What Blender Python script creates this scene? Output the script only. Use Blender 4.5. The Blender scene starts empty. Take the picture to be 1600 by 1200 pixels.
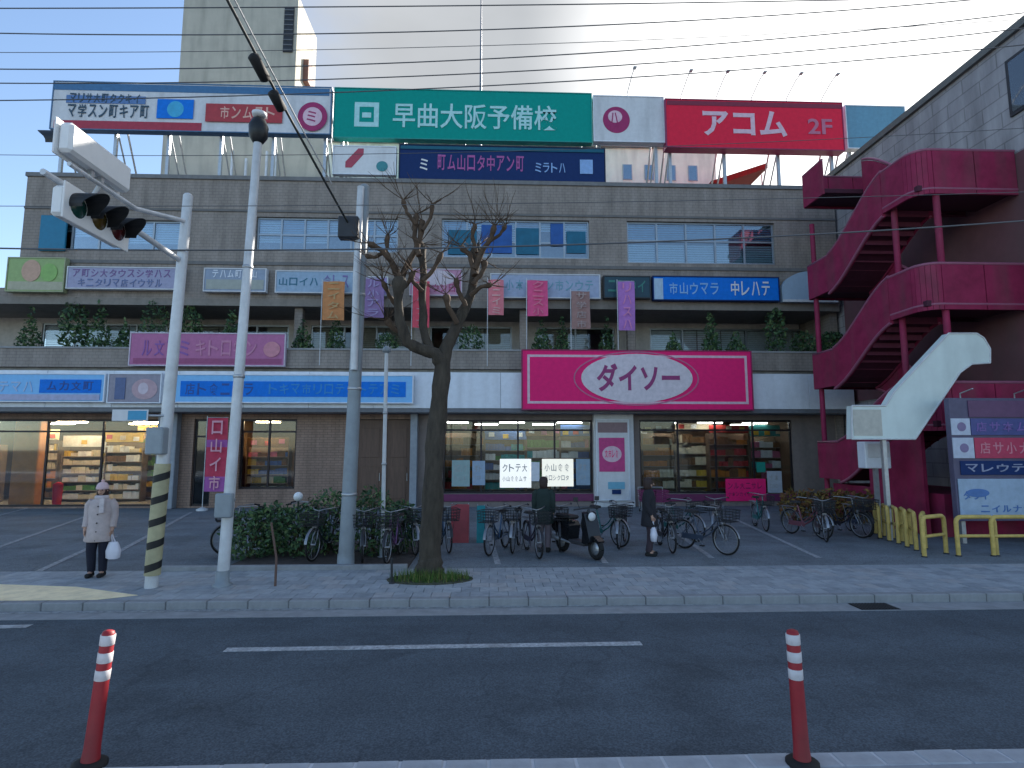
import bpy, bmesh, math, random
from mathutils import Vector, Matrix, Euler
random.seed(7)
PI = math.pi
R = math.radians
scene = bpy.context.scene
COL = scene.collection

# ------------------------------------------------------------------ camera
FPX, CAMZ, YAW, HOR = 900.0, 2.4, 2.2, 700.0
PITCH = math.atan((HOR - 600) / FPX)
cam_d = bpy.data.cameras.new('camera')
cam_d.sensor_width = 36
cam_d.lens = 36 * FPX / 1600
cam_d.clip_end = 2000
cam = bpy.data.objects.new('camera', cam_d)
COL.objects.link(cam)
cam.location = (0, 0, CAMZ)
cam.rotation_euler = (PI / 2 + PITCH, 0, -R(YAW))
scene.camera = cam

# ------------------------------------------------------------------ light
SUN_EL, SUN_AZ = 29.0, 38.0           # degrees; azimuth measured from +Y towards +X
sun_dir = Vector((math.sin(R(SUN_AZ)) * math.cos(R(SUN_EL)), math.cos(R(SUN_AZ)) * math.cos(R(SUN_EL)), math.sin(R(SUN_EL))))
w = bpy.data.worlds.new('World')
scene.world = w
w.use_nodes = True
nt = w.node_tree
nt.nodes.clear()
def N(t, **k):
    n = nt.nodes.new(t)
    for a, b in k.items(): setattr(n, a, b)
    return n
L = nt.links.new
out = N('ShaderNodeOutputWorld'); bg = N('ShaderNodeBackground')
bg.inputs[1].default_value = 0.077
sky = N('ShaderNodeTexSky', sky_type='NISHITA')
sky.sun_disc = False
sky.sun_elevation = R(SUN_EL); sky.sun_rotation = R(SUN_AZ)
sky.air_density = 1.0; sky.dust_density = 0.6; sky.ozone_density = 1.6
tc = N('ShaderNodeTexCoord')
dot = N('ShaderNodeVectorMath', operation='DOT_PRODUCT'); dot.inputs[1].default_value = sun_dir
L(tc.outputs['Generated'], dot.inputs[0])
mp = N('ShaderNodeMapping'); mp.inputs['Scale'].default_value = (1, 1, 2.6)
L(tc.outputs['Generated'], mp.inputs[0])
nz = N('ShaderNodeTexNoise'); nz.inputs['Scale'].default_value = 2.2; nz.inputs['Detail'].default_value = 7; nz.inputs['Roughness'].default_value = .55
L(mp.outputs[0], nz.inputs['Vector'])
ad = N('ShaderNodeMath', operation='MULTIPLY_ADD'); ad.inputs[1].default_value = 0.34
L(nz.outputs['Fac'], ad.inputs[0]); L(dot.outputs['Value'], ad.inputs[2])
mr = N('ShaderNodeMapRange', interpolation_type='SMOOTHSTEP')
mr.inputs[1].default_value = 0.70; mr.inputs[2].default_value = 0.93
L(ad.outputs[0], mr.inputs[0])
mg = N('ShaderNodeMapRange', interpolation_type='SMOOTHSTEP')
mg.inputs[1].default_value = 0.86; mg.inputs[2].default_value = 0.99
L(dot.outputs['Value'], mg.inputs[0])
cc = N('ShaderNodeMix', data_type='RGBA')
cc.inputs[6].default_value = (2.2, 2.3, 2.42, 1); cc.inputs[7].default_value = (7.4, 7.35, 7.25, 1)
L(mg.outputs[0], cc.inputs[0])
nz2 = N('ShaderNodeTexNoise'); nz2.inputs['Scale'].default_value = 3.0; nz2.inputs['Detail'].default_value = 5
L(mp.outputs[0], nz2.inputs['Vector'])
cm = N('ShaderNodeMapRange'); cm.inputs[1].default_value = .3; cm.inputs[2].default_value = .7; cm.inputs[3].default_value = .9; cm.inputs[4].default_value = 1.1
L(nz2.outputs['Fac'], cm.inputs[0])
cs = N('ShaderNodeVectorMath', operation='SCALE'); L(cc.outputs[2], cs.inputs[0]); L(cm.outputs[0], cs.inputs['Scale'])
mx = N('ShaderNodeMix', data_type='RGBA')
L(mr.outputs[0], mx.inputs[0]); L(sky.outputs[0], mx.inputs[6]); L(cs.outputs[0], mx.inputs[7])
L(mx.outputs[2], bg.inputs[0]); L(bg.outputs[0], out.inputs[0])

sd = bpy.data.lights.new('sun', 'SUN'); sd.energy = 3.2; sd.angle = R(0.5); sd.color = (1, .93, .84)
so = bpy.data.objects.new('sun', sd); COL.objects.link(so)
so.rotation_euler = sun_dir.to_track_quat('Z', 'Y').to_euler(); so.location = sun_dir * 60
vs = scene.view_settings
vs.view_transform = 'Standard'; vs.look = 'None'; vs.gamma = 1; vs.use_curve_mapping = False
vs.exposure = 1.88
scene.cycles.max_bounces = 6; scene.cycles.transparent_max_bounces = 12
scene.cycles.caustics_reflective = False; scene.cycles.caustics_refractive = False

# ------------------------------------------------------------------ places: turning a point of the photograph into a place
CR = cam.rotation_euler.to_matrix()
def ray(px, py):
    return CR @ Vector((px - 800, -(py - 600), -FPX))
def U(px, py, Y):
    d = ray(px, py); t = Y / d.y
    return Vector((d.x * t, Y, CAMZ + d.z * t))
def G(px, py, z=0.12):
    d = ray(px, py); t = (z - CAMZ) / d.z
    return Vector((d.x * t, d.y * t, z))
def box_at(px0, py0, px1, py1, Y):          # -> x0, x1, z0, z1 of a rectangle standing at depth Y
    cy, cx = (py0 + py1) / 2, (px0 + px1) / 2
    return U(px0, cy, Y).x, U(px1, cy, Y).x, U(cx, py1, Y).z, U(cx, py0, Y).z

# ------------------------------------------------------------------ materials
MATS = {}
def mat(name, color, rough=.7, metal=0., var=.12, scale=6., bump=0., emit=0., spec=.4, stretch=(1, 1, 1), dirt=0.):
    if name in MATS: return MATS[name]
    m = bpy.data.materials.new(name); m.use_nodes = True
    t = m.node_tree; b = t.nodes['Principled BSDF']
    b.inputs['Roughness'].default_value = rough; b.inputs['Metallic'].default_value = metal
    b.inputs['Specular IOR Level'].default_value = spec
    c = (*color, 1)
    b.inputs['Base Color'].default_value = c
    if var or bump or dirt:
        co = t.nodes.new('ShaderNodeTexCoord'); mp = t.nodes.new('ShaderNodeMapping')
        mp.inputs['Scale'].default_value = stretch
        t.links.new(co.outputs['Object'], mp.inputs[0])
        n = t.nodes.new('ShaderNodeTexNoise'); n.inputs['Scale'].default_value = scale; n.inputs['Detail'].default_value = 6
        n.inputs['Roughness'].default_value = .62
        t.links.new(mp.outputs[0], n.inputs['Vector'])
        r = t.nodes.new('ShaderNodeMapRange'); r.inputs[1].default_value = .3; r.inputs[2].default_value = .7
        r.inputs[3].default_value = 1 - var; r.inputs[4].default_value = 1 + var
        t.links.new(n.outputs['Fac'], r.inputs[0])
        s = t.nodes.new('ShaderNodeVectorMath'); s.operation = 'SCALE'; s.inputs[0].default_value = color
        t.links.new(r.outputs[0], s.inputs['Scale'])
        last = s.outputs[0]
        if dirt:
            n2 = t.nodes.new('ShaderNodeTexNoise'); n2.inputs['Scale'].default_value = 1.3; n2.inputs['Detail'].default_value = 8
            mp2 = t.nodes.new('ShaderNodeMapping'); mp2.inputs['Scale'].default_value = (1.6, 1.6, .25)
            t.links.new(co.outputs['Object'], mp2.inputs[0]); t.links.new(mp2.outputs[0], n2.inputs['Vector'])
            r2 = t.nodes.new('ShaderNodeMapRange'); r2.inputs[1].default_value = .45; r2.inputs[2].default_value = .72
            r2.inputs[3].default_value = 0; r2.inputs[4].default_value = dirt
            t.links.new(n2.outputs['Fac'], r2.inputs[0])
            mxx = t.nodes.new('ShaderNodeMix'); mxx.data_type = 'RGBA'; mxx.inputs[7].default_value = (.09, .085, .075, 1)
            t.links.new(r2.outputs[0], mxx.inputs[0]); t.links.new(last, mxx.inputs[6]); last = mxx.outputs[2]
        t.links.new(last, b.inputs['Base Color'])
        if bump:
            bp = t.nodes.new('ShaderNodeBump'); bp.inputs['Strength'].default_value = bump; bp.inputs['Distance'].default_value = .02
            n3 = t.nodes.new('ShaderNodeTexNoise'); n3.inputs['Scale'].default_value = scale * 6; n3.inputs['Detail'].default_value = 4
            t.links.new(mp.outputs[0], n3.inputs['Vector'])
            t.links.new(n3.outputs['Fac'], bp.inputs['Height']); t.links.new(bp.outputs[0], b.inputs['Normal'])
    if emit:
        b.inputs['Emission Color'].default_value = c; b.inputs['Emission Strength'].default_value = emit
    MATS[name] = m
    return m
def tile_mat(name, c1, c2, mortar, w_, h_, axes='XZ', rough=.75):
    if name in MATS: return MATS[name]
    m = mat(name, c1, rough, var=0, bump=0)
    t = m.node_tree; b = t.nodes['Principled BSDF']
    co = t.nodes.new('ShaderNodeTexCoord'); sp = t.nodes.new('ShaderNodeSeparateXYZ'); cb = t.nodes.new('ShaderNodeCombineXYZ')
    t.links.new(co.outputs['Object'], sp.inputs[0])
    t.links.new(sp.outputs[axes[0]], cb.inputs[0]); t.links.new(sp.outputs[axes[1]], cb.inputs[1])
    br = t.nodes.new('ShaderNodeTexBrick'); br.inputs['Scale'].default_value = 1
    br.inputs['Brick Width'].default_value = w_; br.inputs['Row Height'].default_value = h_
    br.inputs['Mortar Size'].default_value = .012 if h_ < .4 else .02
    br.inputs['Color1'].default_value = (*c1, 1); br.inputs['Color2'].default_value = (*c2, 1); br.inputs['Mortar'].default_value = (*mortar, 1)
    t.links.new(cb.outputs[0], br.inputs['Vector'])
    n = t.nodes.new('ShaderNodeTexNoise'); n.inputs['Scale'].default_value = 1.3; n.inputs['Detail'].default_value = 9; n.inputs['Roughness'].default_value = .65
    mp = t.nodes.new('ShaderNodeMapping'); mp.inputs['Scale'].default_value = (1.5, 1.5, .3)
    t.links.new(co.outputs['Object'], mp.inputs[0]); t.links.new(mp.outputs[0], n.inputs['Vector'])
    r = t.nodes.new('ShaderNodeMapRange'); r.inputs[1].default_value = .3; r.inputs[2].default_value = .7; r.inputs[3].default_value = .64; r.inputs[4].default_value = 1.2
    t.links.new(n.outputs['Fac'], r.inputs[0])
    s = t.nodes.new('ShaderNodeVectorMath'); s.operation = 'SCALE'
    t.links.new(br.outputs['Color'], s.inputs[0]); t.links.new(r.outputs[0], s.inputs['Scale'])
    t.links.new(s.outputs[0], b.inputs['Base Color'])
    bp = t.nodes.new('ShaderNodeBump'); bp.inputs['Strength'].default_value = .35; bp.inputs['Distance'].default_value = .01; bp.invert = True
    t.links.new(br.outputs['Fac'], bp.inputs['Height']); t.links.new(bp.outputs[0], b.inputs['Normal'])
    return m
def glass_mat(name, tint, refl=.1):
    if name in MATS: return MATS[name]
    m = bpy.data.materials.new(name); m.use_nodes = True; t = m.node_tree; t.nodes.clear()
    o = t.nodes.new('ShaderNodeOutputMaterial'); tr = t.nodes.new('ShaderNodeBsdfTransparent'); gl = t.nodes.new('ShaderNodeBsdfGlossy')
    tr.inputs[0].default_value = (*tint, 1); gl.inputs['Roughness'].default_value = .03; gl.inputs[0].default_value = (.9, .95, 1, 1)
    lw = t.nodes.new('ShaderNodeFresnel'); lw.inputs[0].default_value = 1.5
    a = t.nodes.new('ShaderNodeMath'); a.operation = 'ADD'; a.inputs[1].default_value = refl
    t.links.new(lw.outputs[0], a.inputs[0])
    mxx = t.nodes.new('ShaderNodeMixShader')
    t.links.new(a.outputs[0], mxx.inputs[0]); t.links.new(tr.outputs[0], mxx.inputs[1]); t.links.new(gl.outputs[0], mxx.inputs[2])
    t.links.new(mxx.outputs[0], o.inputs[0]); MATS[name] = m
    return m

# ------------------------------------------------------------------ mesh builder
class MB:
    def __init__(s): s.v = []; s.f = []; s.m = []; s.sm = []
    def add(s, vs, fs, mi=0, smooth=False):
        o = len(s.v); s.v += [Vector(p) for p in vs]
        for f in fs: s.f.append([i + o for i in f]); s.m.append(mi); s.sm.append(smooth)
        return s
    def box(s, x0, x1, y0, y1, z0, z1, mi=0):
        v = [(x0, y0, z0), (x1, y0, z0), (x1, y1, z0), (x0, y1, z0), (x0, y0, z1), (x1, y0, z1), (x1, y1, z1), (x0, y1, z1)]
        return s.add(v, [(3, 2, 1, 0), (4, 5, 6, 7), (0, 1, 5, 4), (1, 2, 6, 5), (2, 3, 7, 6), (3, 0, 4, 7)], mi)
    def bbox(s, x0, x1, y0, y1, z0, z1, b=.01, mi=0):     # box with chamfered edges on all sides
        b = min(b, (x1 - x0) / 2.5, (y1 - y0) / 2.5, (z1 - z0) / 2.5)
        bm = bmesh.new(); bmesh.ops.create_cube(bm, size=1)
        for q in bm.verts: q.co = Vector(((x0 + x1) / 2 + q.co.x * (x1 - x0), (y0 + y1) / 2 + q.co.y * (y1 - y0), (z0 + z1) / 2 + q.co.z * (z1 - z0)))
        bmesh.ops.bevel(bm, geom=bm.edges[:], offset=b, segments=1, affect='EDGES')
        bm.verts.index_update()
        s.add([q.co.copy() for q in bm.verts], [[q.index for q in f.verts] for f in bm.faces], mi); bm.free()
        return s
    def prism(s, poly, d0, d1, axis='Y', mi=0):           # poly of (a, b); extruded along axis
        def P(a, b, d):
            return (a, d, b) if axis == 'Y' else ((d, a, b) if axis == 'X' else (a, b, d))
        n = len(poly); v = [P(a, b, d0) for a, b in poly] + [P(a, b, d1) for a, b in poly]
        f = [list(range(n)), list(range(2 * n - 1, n - 1, -1))] + [[(i + 1) % n, i, i + n, (i + 1) % n + n] for i in range(n)]
        s.add(v, f, mi); return s
    def tube(s, pts, rad, n=8, mi=0, caps=True, smooth=True):
        pts = [Vector(p) for p in pts]
        if not isinstance(rad, (list, tuple)): rad = [rad] * len(pts)
        vs, fs = [], []; up = None
        for i, p in enumerate(pts):
            a = pts[max(i - 1, 0)]; b = pts[min(i + 1, len(pts) - 1)]; d = (b - a).normalized()
            if up is None:
                up = d.orthogonal().normalized()
            up = (up - d * up.dot(d)).normalized(); sd_ = d.cross(up)
            for k in range(n):
                t = 2 * PI * k / n
                vs.append(p + (up * math.cos(t) + sd_ * math.sin(t)) * rad[i])
        for i in range(len(pts) - 1):
            for k in range(n):
                fs.append((i * n + k, i * n + (k + 1) % n, (i + 1) * n + (k + 1) % n, (i + 1) * n + k))
        s.add(vs, fs, mi, smooth)
        if caps:
            m_ = len(pts) - 1
            s.add([vs[k] for k in range(n)], [list(range(n - 1, -1, -1))], mi); s.add([vs[m_ * n + k] for k in range(n)], [list(range(n))], mi)
        return s
    def lathe(s, prof, c=(0, 0, 0), n=16, mi=0, smooth=True, axis='Z'):
        vs, fs = [], []
        for r, z in prof:
            for k in range(n):
                t = 2 * PI * k / n; a, b = r * math.cos(t), r * math.sin(t)
                q = (a, b, z) if axis == 'Z' else ((z, a, b) if axis == 'X' else (b, z, a))
                vs.append((c[0] + q[0], c[1] + q[1], c[2] + q[2]))
        for i in range(len(prof) - 1):
            for k in range(n): fs.append((i * n + k, i * n + (k + 1) % n, (i + 1) * n + (k + 1) % n, (i + 1) * n + k))
        s.add(vs, fs, mi, smooth)
        s.add(vs[:n], [list(range(n - 1, -1, -1))], mi); s.add(vs[-n:], [list(range(n))], mi)
        return s
    def torus(s, c, R_, r_, axis='Y', n=24, m=6, mi=0, a0=0, a1=2 * PI):
        pts = []; full = abs(a1 - a0 - 2 * PI) < 1e-6
        k_ = n if full else n + 1
        for i in range(k_):
            t = a0 + (a1 - a0) * i / n
            q = (R_ * math.cos(t), 0, R_ * math.sin(t)) if axis == 'Y' else ((0, R_ * math.cos(t), R_ * math.sin(t)) if axis == 'X' else (R_ * math.cos(t), R_ * math.sin(t), 0))
            pts.append(Vector(c) + Vector(q))
        if full: pts += [pts[0], ]
        return s.tube(pts, r_, m, mi, caps=not full)
    def xform(s, M): s.v = [M @ p for p in s.v]; return s
    def build(s, name, mats, parent=None, world=True, label=None, kind=None):
        me = bpy.data.meshes.new(name)
        root = None
        if parent is not None:
            off = Vector(parent.get('_o', (0, 0, 0))) if world else Vector((0, 0, 0))
        else:
            xs = [p.x for p in s.v]; ys = [p.y for p in s.v]; zs = [p.z for p in s.v]
            off = Vector(((min(xs) + max(xs)) / 2, (min(ys) + max(ys)) / 2, min(zs))) if world else Vector((0, 0, 0))
        me.from_pydata([p - off for p in s.v], [], s.f)
        if not isinstance(mats, (list, tuple)): mats = [mats]
        for m_ in mats: me.materials.append(m_)
        me.polygons.foreach_set('material_index', s.m); me.polygons.foreach_set('use_smooth', s.sm)
        me.update()
        o = bpy.data.objects.new(name, me); COL.objects.link(o)
        if parent is not None:
            o.parent = parent; o['_o'] = tuple(off)
        else:
            o.location = off; o['_o'] = tuple(off)
        if label: o['label'] = label
        if kind: o['kind'] = kind
        return o
def thing(name, label, cat, loc=(0, 0, 0), rz=0, group=None):
    o = bpy.data.objects.new(name, None); COL.objects.link(o); o.empty_display_size = .2
    o.location = loc; o.rotation_euler = (0, 0, rz); o['_o'] = tuple(loc)
    return tag(o, label, cat, group)
def tag(o, label, cat, group=None):
    o['label'] = label; o['category'] = cat
    if group: o['group'] = group
    return o
def kids(o): return [c for c in o.children]
def dup(root, loc, rz, label, group=None):
    def cp(o, parent):
        c = o.copy(); COL.objects.link(c)
        if parent: c.parent = parent
        for ch in kids(o): cp(ch, c)
        return c
    r = cp(root, None); r.location = loc; r.rotation_euler = (0, 0, rz); r['label'] = label
    if group: r['group'] = group
    return r
def recolor(root, part, m):
    def go(o):
        if o.name.split('.')[0] == part and o.type == 'MESH':
            o.material_slots[0].link = 'OBJECT'; o.material_slots[0].material = m
        for c in kids(o): go(c)
    go(root)

# ------------------------------------------------------------------ text
_TX = {}
def text_geo(txt, bold=.0):
    if (txt, bold) in _TX: return _TX[(txt, bold)]
    cu = bpy.data.curves.new('t', 'FONT'); cu.body = txt; cu.size = 1; cu.resolution_u = 3; cu.offset = bold
    cu.extrude = .01
    ob = bpy.data.objects.new('t', cu); COL.objects.link(ob)
    dg = bpy.context.evaluated_depsgraph_get(); dg.update()
    me = bpy.data.meshes.new_from_object(ob.evaluated_get(dg))
    vs_ = [q.co.copy() for q in me.vertices]; fs = [list(p.vertices) for p in me.polygons]
    bpy.data.objects.remove(ob); bpy.data.curves.remove(cu); bpy.data.meshes.remove(me)
    x0 = min(q.x for q in vs_); x1 = max(q.x for q in vs_); y0 = min(q.y for q in vs_); y1 = max(q.y for q in vs_)
    _TX[(txt, bold)] = (vs_, fs, x0, x1, y0, y1)
    return _TX[(txt, bold)]
def put_text(mb, txt, x0, x1, z0, z1, Y, bold=.0, d=.012, mi=0, slant=0.):
    vs_, fs, a0, a1, b0, b1 = text_geo(txt, bold)
    sx = (x1 - x0) / max(a1 - a0, 1e-4); sz = (z1 - z0) / max(b1 - b0, 1e-4)
    mb.add([(x0 + (q.x - a0) * sx + slant * (q.y - b0) * sz, Y - d * (.5 + q.z / .02), z0 + (q.y - b0) * sz) for q in vs_], fs, mi)
def text_chars(txt, bold):
    vs_, fs, a0, a1, b0, b1 = text_geo(txt, bold)
    w1 = text_geo('国', bold); w2 = text_geo('国国', bold); adv = (w2[3] - w2[2]) - (w1[3] - w1[2])
    n = len(txt); res = [[] for _ in range(n)]
    for f in fs:
        c = sum((min(vs_[i].x for i in f), max(vs_[i].x for i in f))) / 2
        res[max(0, min(n - 1, int(c / adv)))].append(f)
    out = []
    for fl in res:
        used = sorted({i for f in fl for i in f}); mp_ = {i: k for k, i in enumerate(used)}
        out.append(([vs_[i] for i in used], [[mp_[i] for i in f] for f in fl]))
    return out, a0, a1, b0, b1
CHARS = 'アイウカキクサシスタテトナニハマミムラリルレロン中大小本日市町店文山学食'
def put_glyph(mb, x0, x1, z0, z1, Y, rng, d=.01, mi=0):   # one small character of an unreadable line
    put_text(mb, rng.choice(CHARS), x0, x1, z0, z1, Y, .012, d, mi)
def put_glyphs(mb, x0, x1, z0, z1, Y, n, seed=1, gap=.22, d=.01):
    rng = random.Random(seed); c = (x1 - x0) / n
    for i in range(n): put_glyph(mb, x0 + c * i, x0 + c * (i + 1 - gap), z0, z1, Y, rng, d)
def ellipse(cx, cz, rx, rz, n=40): return [(cx + rx * math.cos(2 * PI * k / n), cz + rz * math.sin(2 * PI * k / n)) for k in range(n)]
def put_ring(mb, cx, cz, rx, rz, t, Y, d):
    n = 40; o = ellipse(cx, cz, rx, rz, n); i_ = ellipse(cx, cz, rx - t, rz - t, n)
    v = [(a, Y - d, b) for a, b in o] + [(a, Y - d, b) for a, b in i_] + [(a, Y, b) for a, b in o] + [(a, Y, b) for a, b in i_]
    f = []
    for k in range(n):
        q = (k + 1) % n
        f += [(k, n + k, n + q, q)[::-1], (k, q, 2 * n + q, 2 * n + k)[::-1], (n + k, 3 * n + k, 3 * n + q, n + q)[::-1]]
    mb.add(v, f)

# common materials
WHITE = mat('white_paint', (.72, .73, .74), .5, var=.06, dirt=.12)
OFFWH = mat('offwhite_panel', (.66, .67, .69), .5, var=.07, dirt=.2)
PALEB = mat('pale_blue_panel', (.76, .8, .86), .5, var=.06, dirt=.16)
STEEL = mat('galvanised_steel', (.42, .44, .46), .42, .7, var=.12, scale=10)
POLEM = mat('pale_pole_paint', (.62, .64, .66), .45, .1, var=.12, scale=4, dirt=.25)
POLEG = mat('grey_pole_paint', (.27, .31, .34), .5, .1, var=.12, scale=4, dirt=.25)
DARK = mat('dark_metal', (.035, .037, .042), .45, .3, var=.15)
BLACK = mat('black_rubber', (.012, .012, .013), .75, var=.1)
CONC = mat('concrete', (.34, .34, .33), .85, var=.16, scale=3, bump=.2, dirt=.35)
FACADE = tile_mat('facade_tile', (.30, .258, .225), (.32, .278, .243), (.245, .21, .185), .24, .12)
TOWERM = mat('tower_render', (.5, .47, .395), .9, var=.07, scale=1.2, bump=.1, dirt=.3)
HUTM = mat('hut_render', (.8, .8, .68), .9, var=.08, scale=1.5, dirt=.3)
BROWNW = tile_mat('brown_tile', (.3, .2, .155), (.33, .225, .175), (.21, .15, .12), .3, .1)
PINK = mat('magenta_panel', (.86, .022, .18), .55, var=.06, spec=.15)
RED = mat('red_panel', (.78, .025, .065), .55, var=.07, spec=.15)
GREEN = mat('green_panel', (.0, .3, .25), .55, var=.06, spec=.15)
NAVY = mat('navy_panel', (.012, .035, .13), .55, var=.08, spec=.15)
BLUE = mat('blue_panel', (.008, .19, .72), .55, var=.1, spec=.15)
SKYB = mat('sky_blue_panel', (.24, .54, .88), .55, var=.06, spec=.2)
GLASS = glass_mat('clear_glass', (.88, .92, .93), .0)
WGLASS = glass_mat('tinted_glass', (.78, .88, .93), .1)
MAROON = mat('maroon_paint', (.27, .023, .072), .6, var=.2, scale=3, dirt=.35, spec=.2)

# ================================================================== SETTING: ground, road, pavements
def asphalt(name, col, speck=.35):
    m = mat(name, col, .88, var=.14, scale=1.1, bump=.5)
    t = m.node_tree; b = t.nodes['Principled BSDF']
    co = t.nodes.new('ShaderNodeTexCoord'); n = t.nodes.new('ShaderNodeTexNoise'); n.inputs['Scale'].default_value = 60; n.inputs['Detail'].default_value = 3
    t.links.new(co.outputs['Object'], n.inputs['Vector'])
    old = b.inputs['Base Color'].links[0].from_socket
    r = t.nodes.new('ShaderNodeMapRange'); r.inputs[1].default_value = .35; r.inputs[2].default_value = .68; r.inputs[3].default_value = 1 - speck; r.inputs[4].default_value = 1 + speck
    t.links.new(n.outputs['Fac'], r.inputs[0])
    # long tyre-polished bands and tar seams along the road
    mp = t.nodes.new('ShaderNodeMapping'); mp.inputs['Scale'].default_value = (.05, .9, 1)
    n2 = t.nodes.new('ShaderNodeTexNoise'); n2.inputs['Scale'].default_value = 1.6; n2.inputs['Detail'].default_value = 4
    t.links.new(co.outputs['Object'], mp.inputs[0]); t.links.new(mp.outputs[0], n2.inputs['Vector'])
    r2 = t.nodes.new('ShaderNodeMapRange'); r2.inputs[1].default_value = .3; r2.inputs[2].default_value = .7; r2.inputs[3].default_value = .84; r2.inputs[4].default_value = 1.14
    t.links.new(n2.outputs['Fac'], r2.inputs[0])
    mu = t.nodes.new('ShaderNodeMath'); mu.operation = 'MULTIPLY'; t.links.new(r.outputs[0], mu.inputs[0]); t.links.new(r2.outputs[0], mu.inputs[1])
    s = t.nodes.new('ShaderNodeVectorMath'); s.operation = 'SCALE'; t.links.new(old, s.inputs[0]); t.links.new(mu.outputs[0], s.inputs['Scale'])
    vo = t.nodes.new('ShaderNodeTexVoronoi'); vo.feature = 'DISTANCE_TO_EDGE'; vo.inputs['Scale'].default_value = .45
    nw = t.nodes.new('ShaderNodeTexNoise'); nw.inputs['Scale'].default_value = 1.7; nw.inputs['Detail'].default_value = 6
    t.links.new(co.outputs['Object'], nw.inputs['Vector'])
    av = t.nodes.new('ShaderNodeVectorMath'); av.operation = 'MULTIPLY_ADD'; av.inputs[1].default_value = (1.1, 1.1, 0)
    t.links.new(nw.outputs['Color'], av.inputs[0]); t.links.new(co.outputs['Object'], av.inputs[2]); t.links.new(av.outputs[0], vo.inputs['Vector'])
    cr = t.nodes.new('ShaderNodeMapRange'); cr.inputs[1].default_value = .0; cr.inputs[2].default_value = .011; cr.inputs[3].default_value = .78; cr.inputs[4].default_value = 1
    t.links.new(vo.outputs['Distance'], cr.inputs[0])
    n4 = t.nodes.new('ShaderNodeTexNoise'); n4.inputs['Scale'].default_value = .7; n4.inputs['Detail'].default_value = 9; n4.inputs['Roughness'].default_value = .7
    t.links.new(co.outputs['Object'], n4.inputs['Vector'])
    st_ = t.nodes.new('ShaderNodeMapRange'); st_.inputs[1].default_value = .52; st_.inputs[2].default_value = .66; st_.inputs[3].default_value = 1; st_.inputs[4].default_value = .72
    t.links.new(n4.outputs['Fac'], st_.inputs[0])
    m2 = t.nodes.new('ShaderNodeMath'); m2.operation = 'MULTIPLY'; t.links.new(cr.outputs[0], m2.inputs[0]); t.links.new(st_.outputs[0], m2.inputs[1])
    s2 = t.nodes.new('ShaderNodeVectorMath'); s2.operation = 'SCALE'; t.links.new(s.outputs[0], s2.inputs[0]); t.links.new(m2.outputs[0], s2.inputs['Scale'])
    t.links.new(s2.outputs[0], b.inputs['Base Color'])
    return m
ASPH = asphalt('road_asphalt', (.076, .096, .116))
LOTM = asphalt('lot_asphalt', (.165, .188, .205))
LINEM = mat('road_line_paint', (.4, .42, .44), .75, var=.45, scale=22, dirt=.5)
WORN = mat('worn_line_paint', (.3, .31, .32), .8, var=.45, scale=12)
SLAB = mat('slab_mortar', (.13, .135, .14), .9, var=.15, bump=.3)
KERBM = mat('kerb_concrete', (.27, .28, .29), .85, var=.18, scale=5, bump=.3)
MORT = mat('pale_mortar', (.5, .52, .55), .85, var=.15)
KY = 9.05        # far kerb line
NY = 4.52        # near kerb line
g = MB(); g.box(-900, 900, -600, 1500, -.6, -.15); g.build('ground', asphalt('ground_soil', (.09, .09, .085)), kind='structure')
r_ = MB(); r_.box(-150, 150, NY - .02, KY - .4, -.14, 0); road = r_.build('road', ASPH, kind='structure')
g = MB(); g.box(-150, 150, KY - .4, KY + .02, -.14, .006); gut = g.build('gutter', KERBM, kind='structure')
def kerb(name, y0, y1, z1, x0, x1, step, m, mortar):
    core = MB(); core.box(x0 - 60, x1 + 60, y0 + .012, y1 - .002, -.1, z1 - .008); k = core.build(name, mortar, kind='structure')
    s = MB(); s.bbox(-step / 2 + .006, step / 2 - .006, 0, y1 - y0, 0, z1 + .1, .012)
    n = int((x1 - x0) / step); proto = None
    for i in range(n):
        p = (x0 + (i + .5) * step, y0 + random.uniform(-.003, .003), -.1 + random.uniform(-.003, .003))
        if proto is None:
            proto = s.build('kerb_stone', m, k, world=False); o = proto
        else:
            o = proto.copy(); COL.objects.link(o); o.parent = k
        o.location = Vector(p) - Vector(k['_o'])
    return k
kerb('kerb', KY, KY + .16, .13, -12.6, 12.6, .6, KERBM, SLAB)
kerb('near_kerb', NY - .2, NY, .13, -6.08, 6.08, .32, mat('near_kerb_concrete', (.36, .38, .41), .85, var=.15, scale=6, bump=.3), MORT)
s = MB(); s.box(-150, 150, -12, NY - .2, -.14, .125); s.build('near_sidewalk', mat('near_paving', (.30, .32, .35), .9, var=.15, scale=3, bump=.2), kind='structure')
SY = 11.35       # back of the far sidewalk
s = MB(); s.box(-150, 150, KY + .16, SY, -.14, .105); side = s.build('sidewalk', SLAB, kind='structure')
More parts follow.
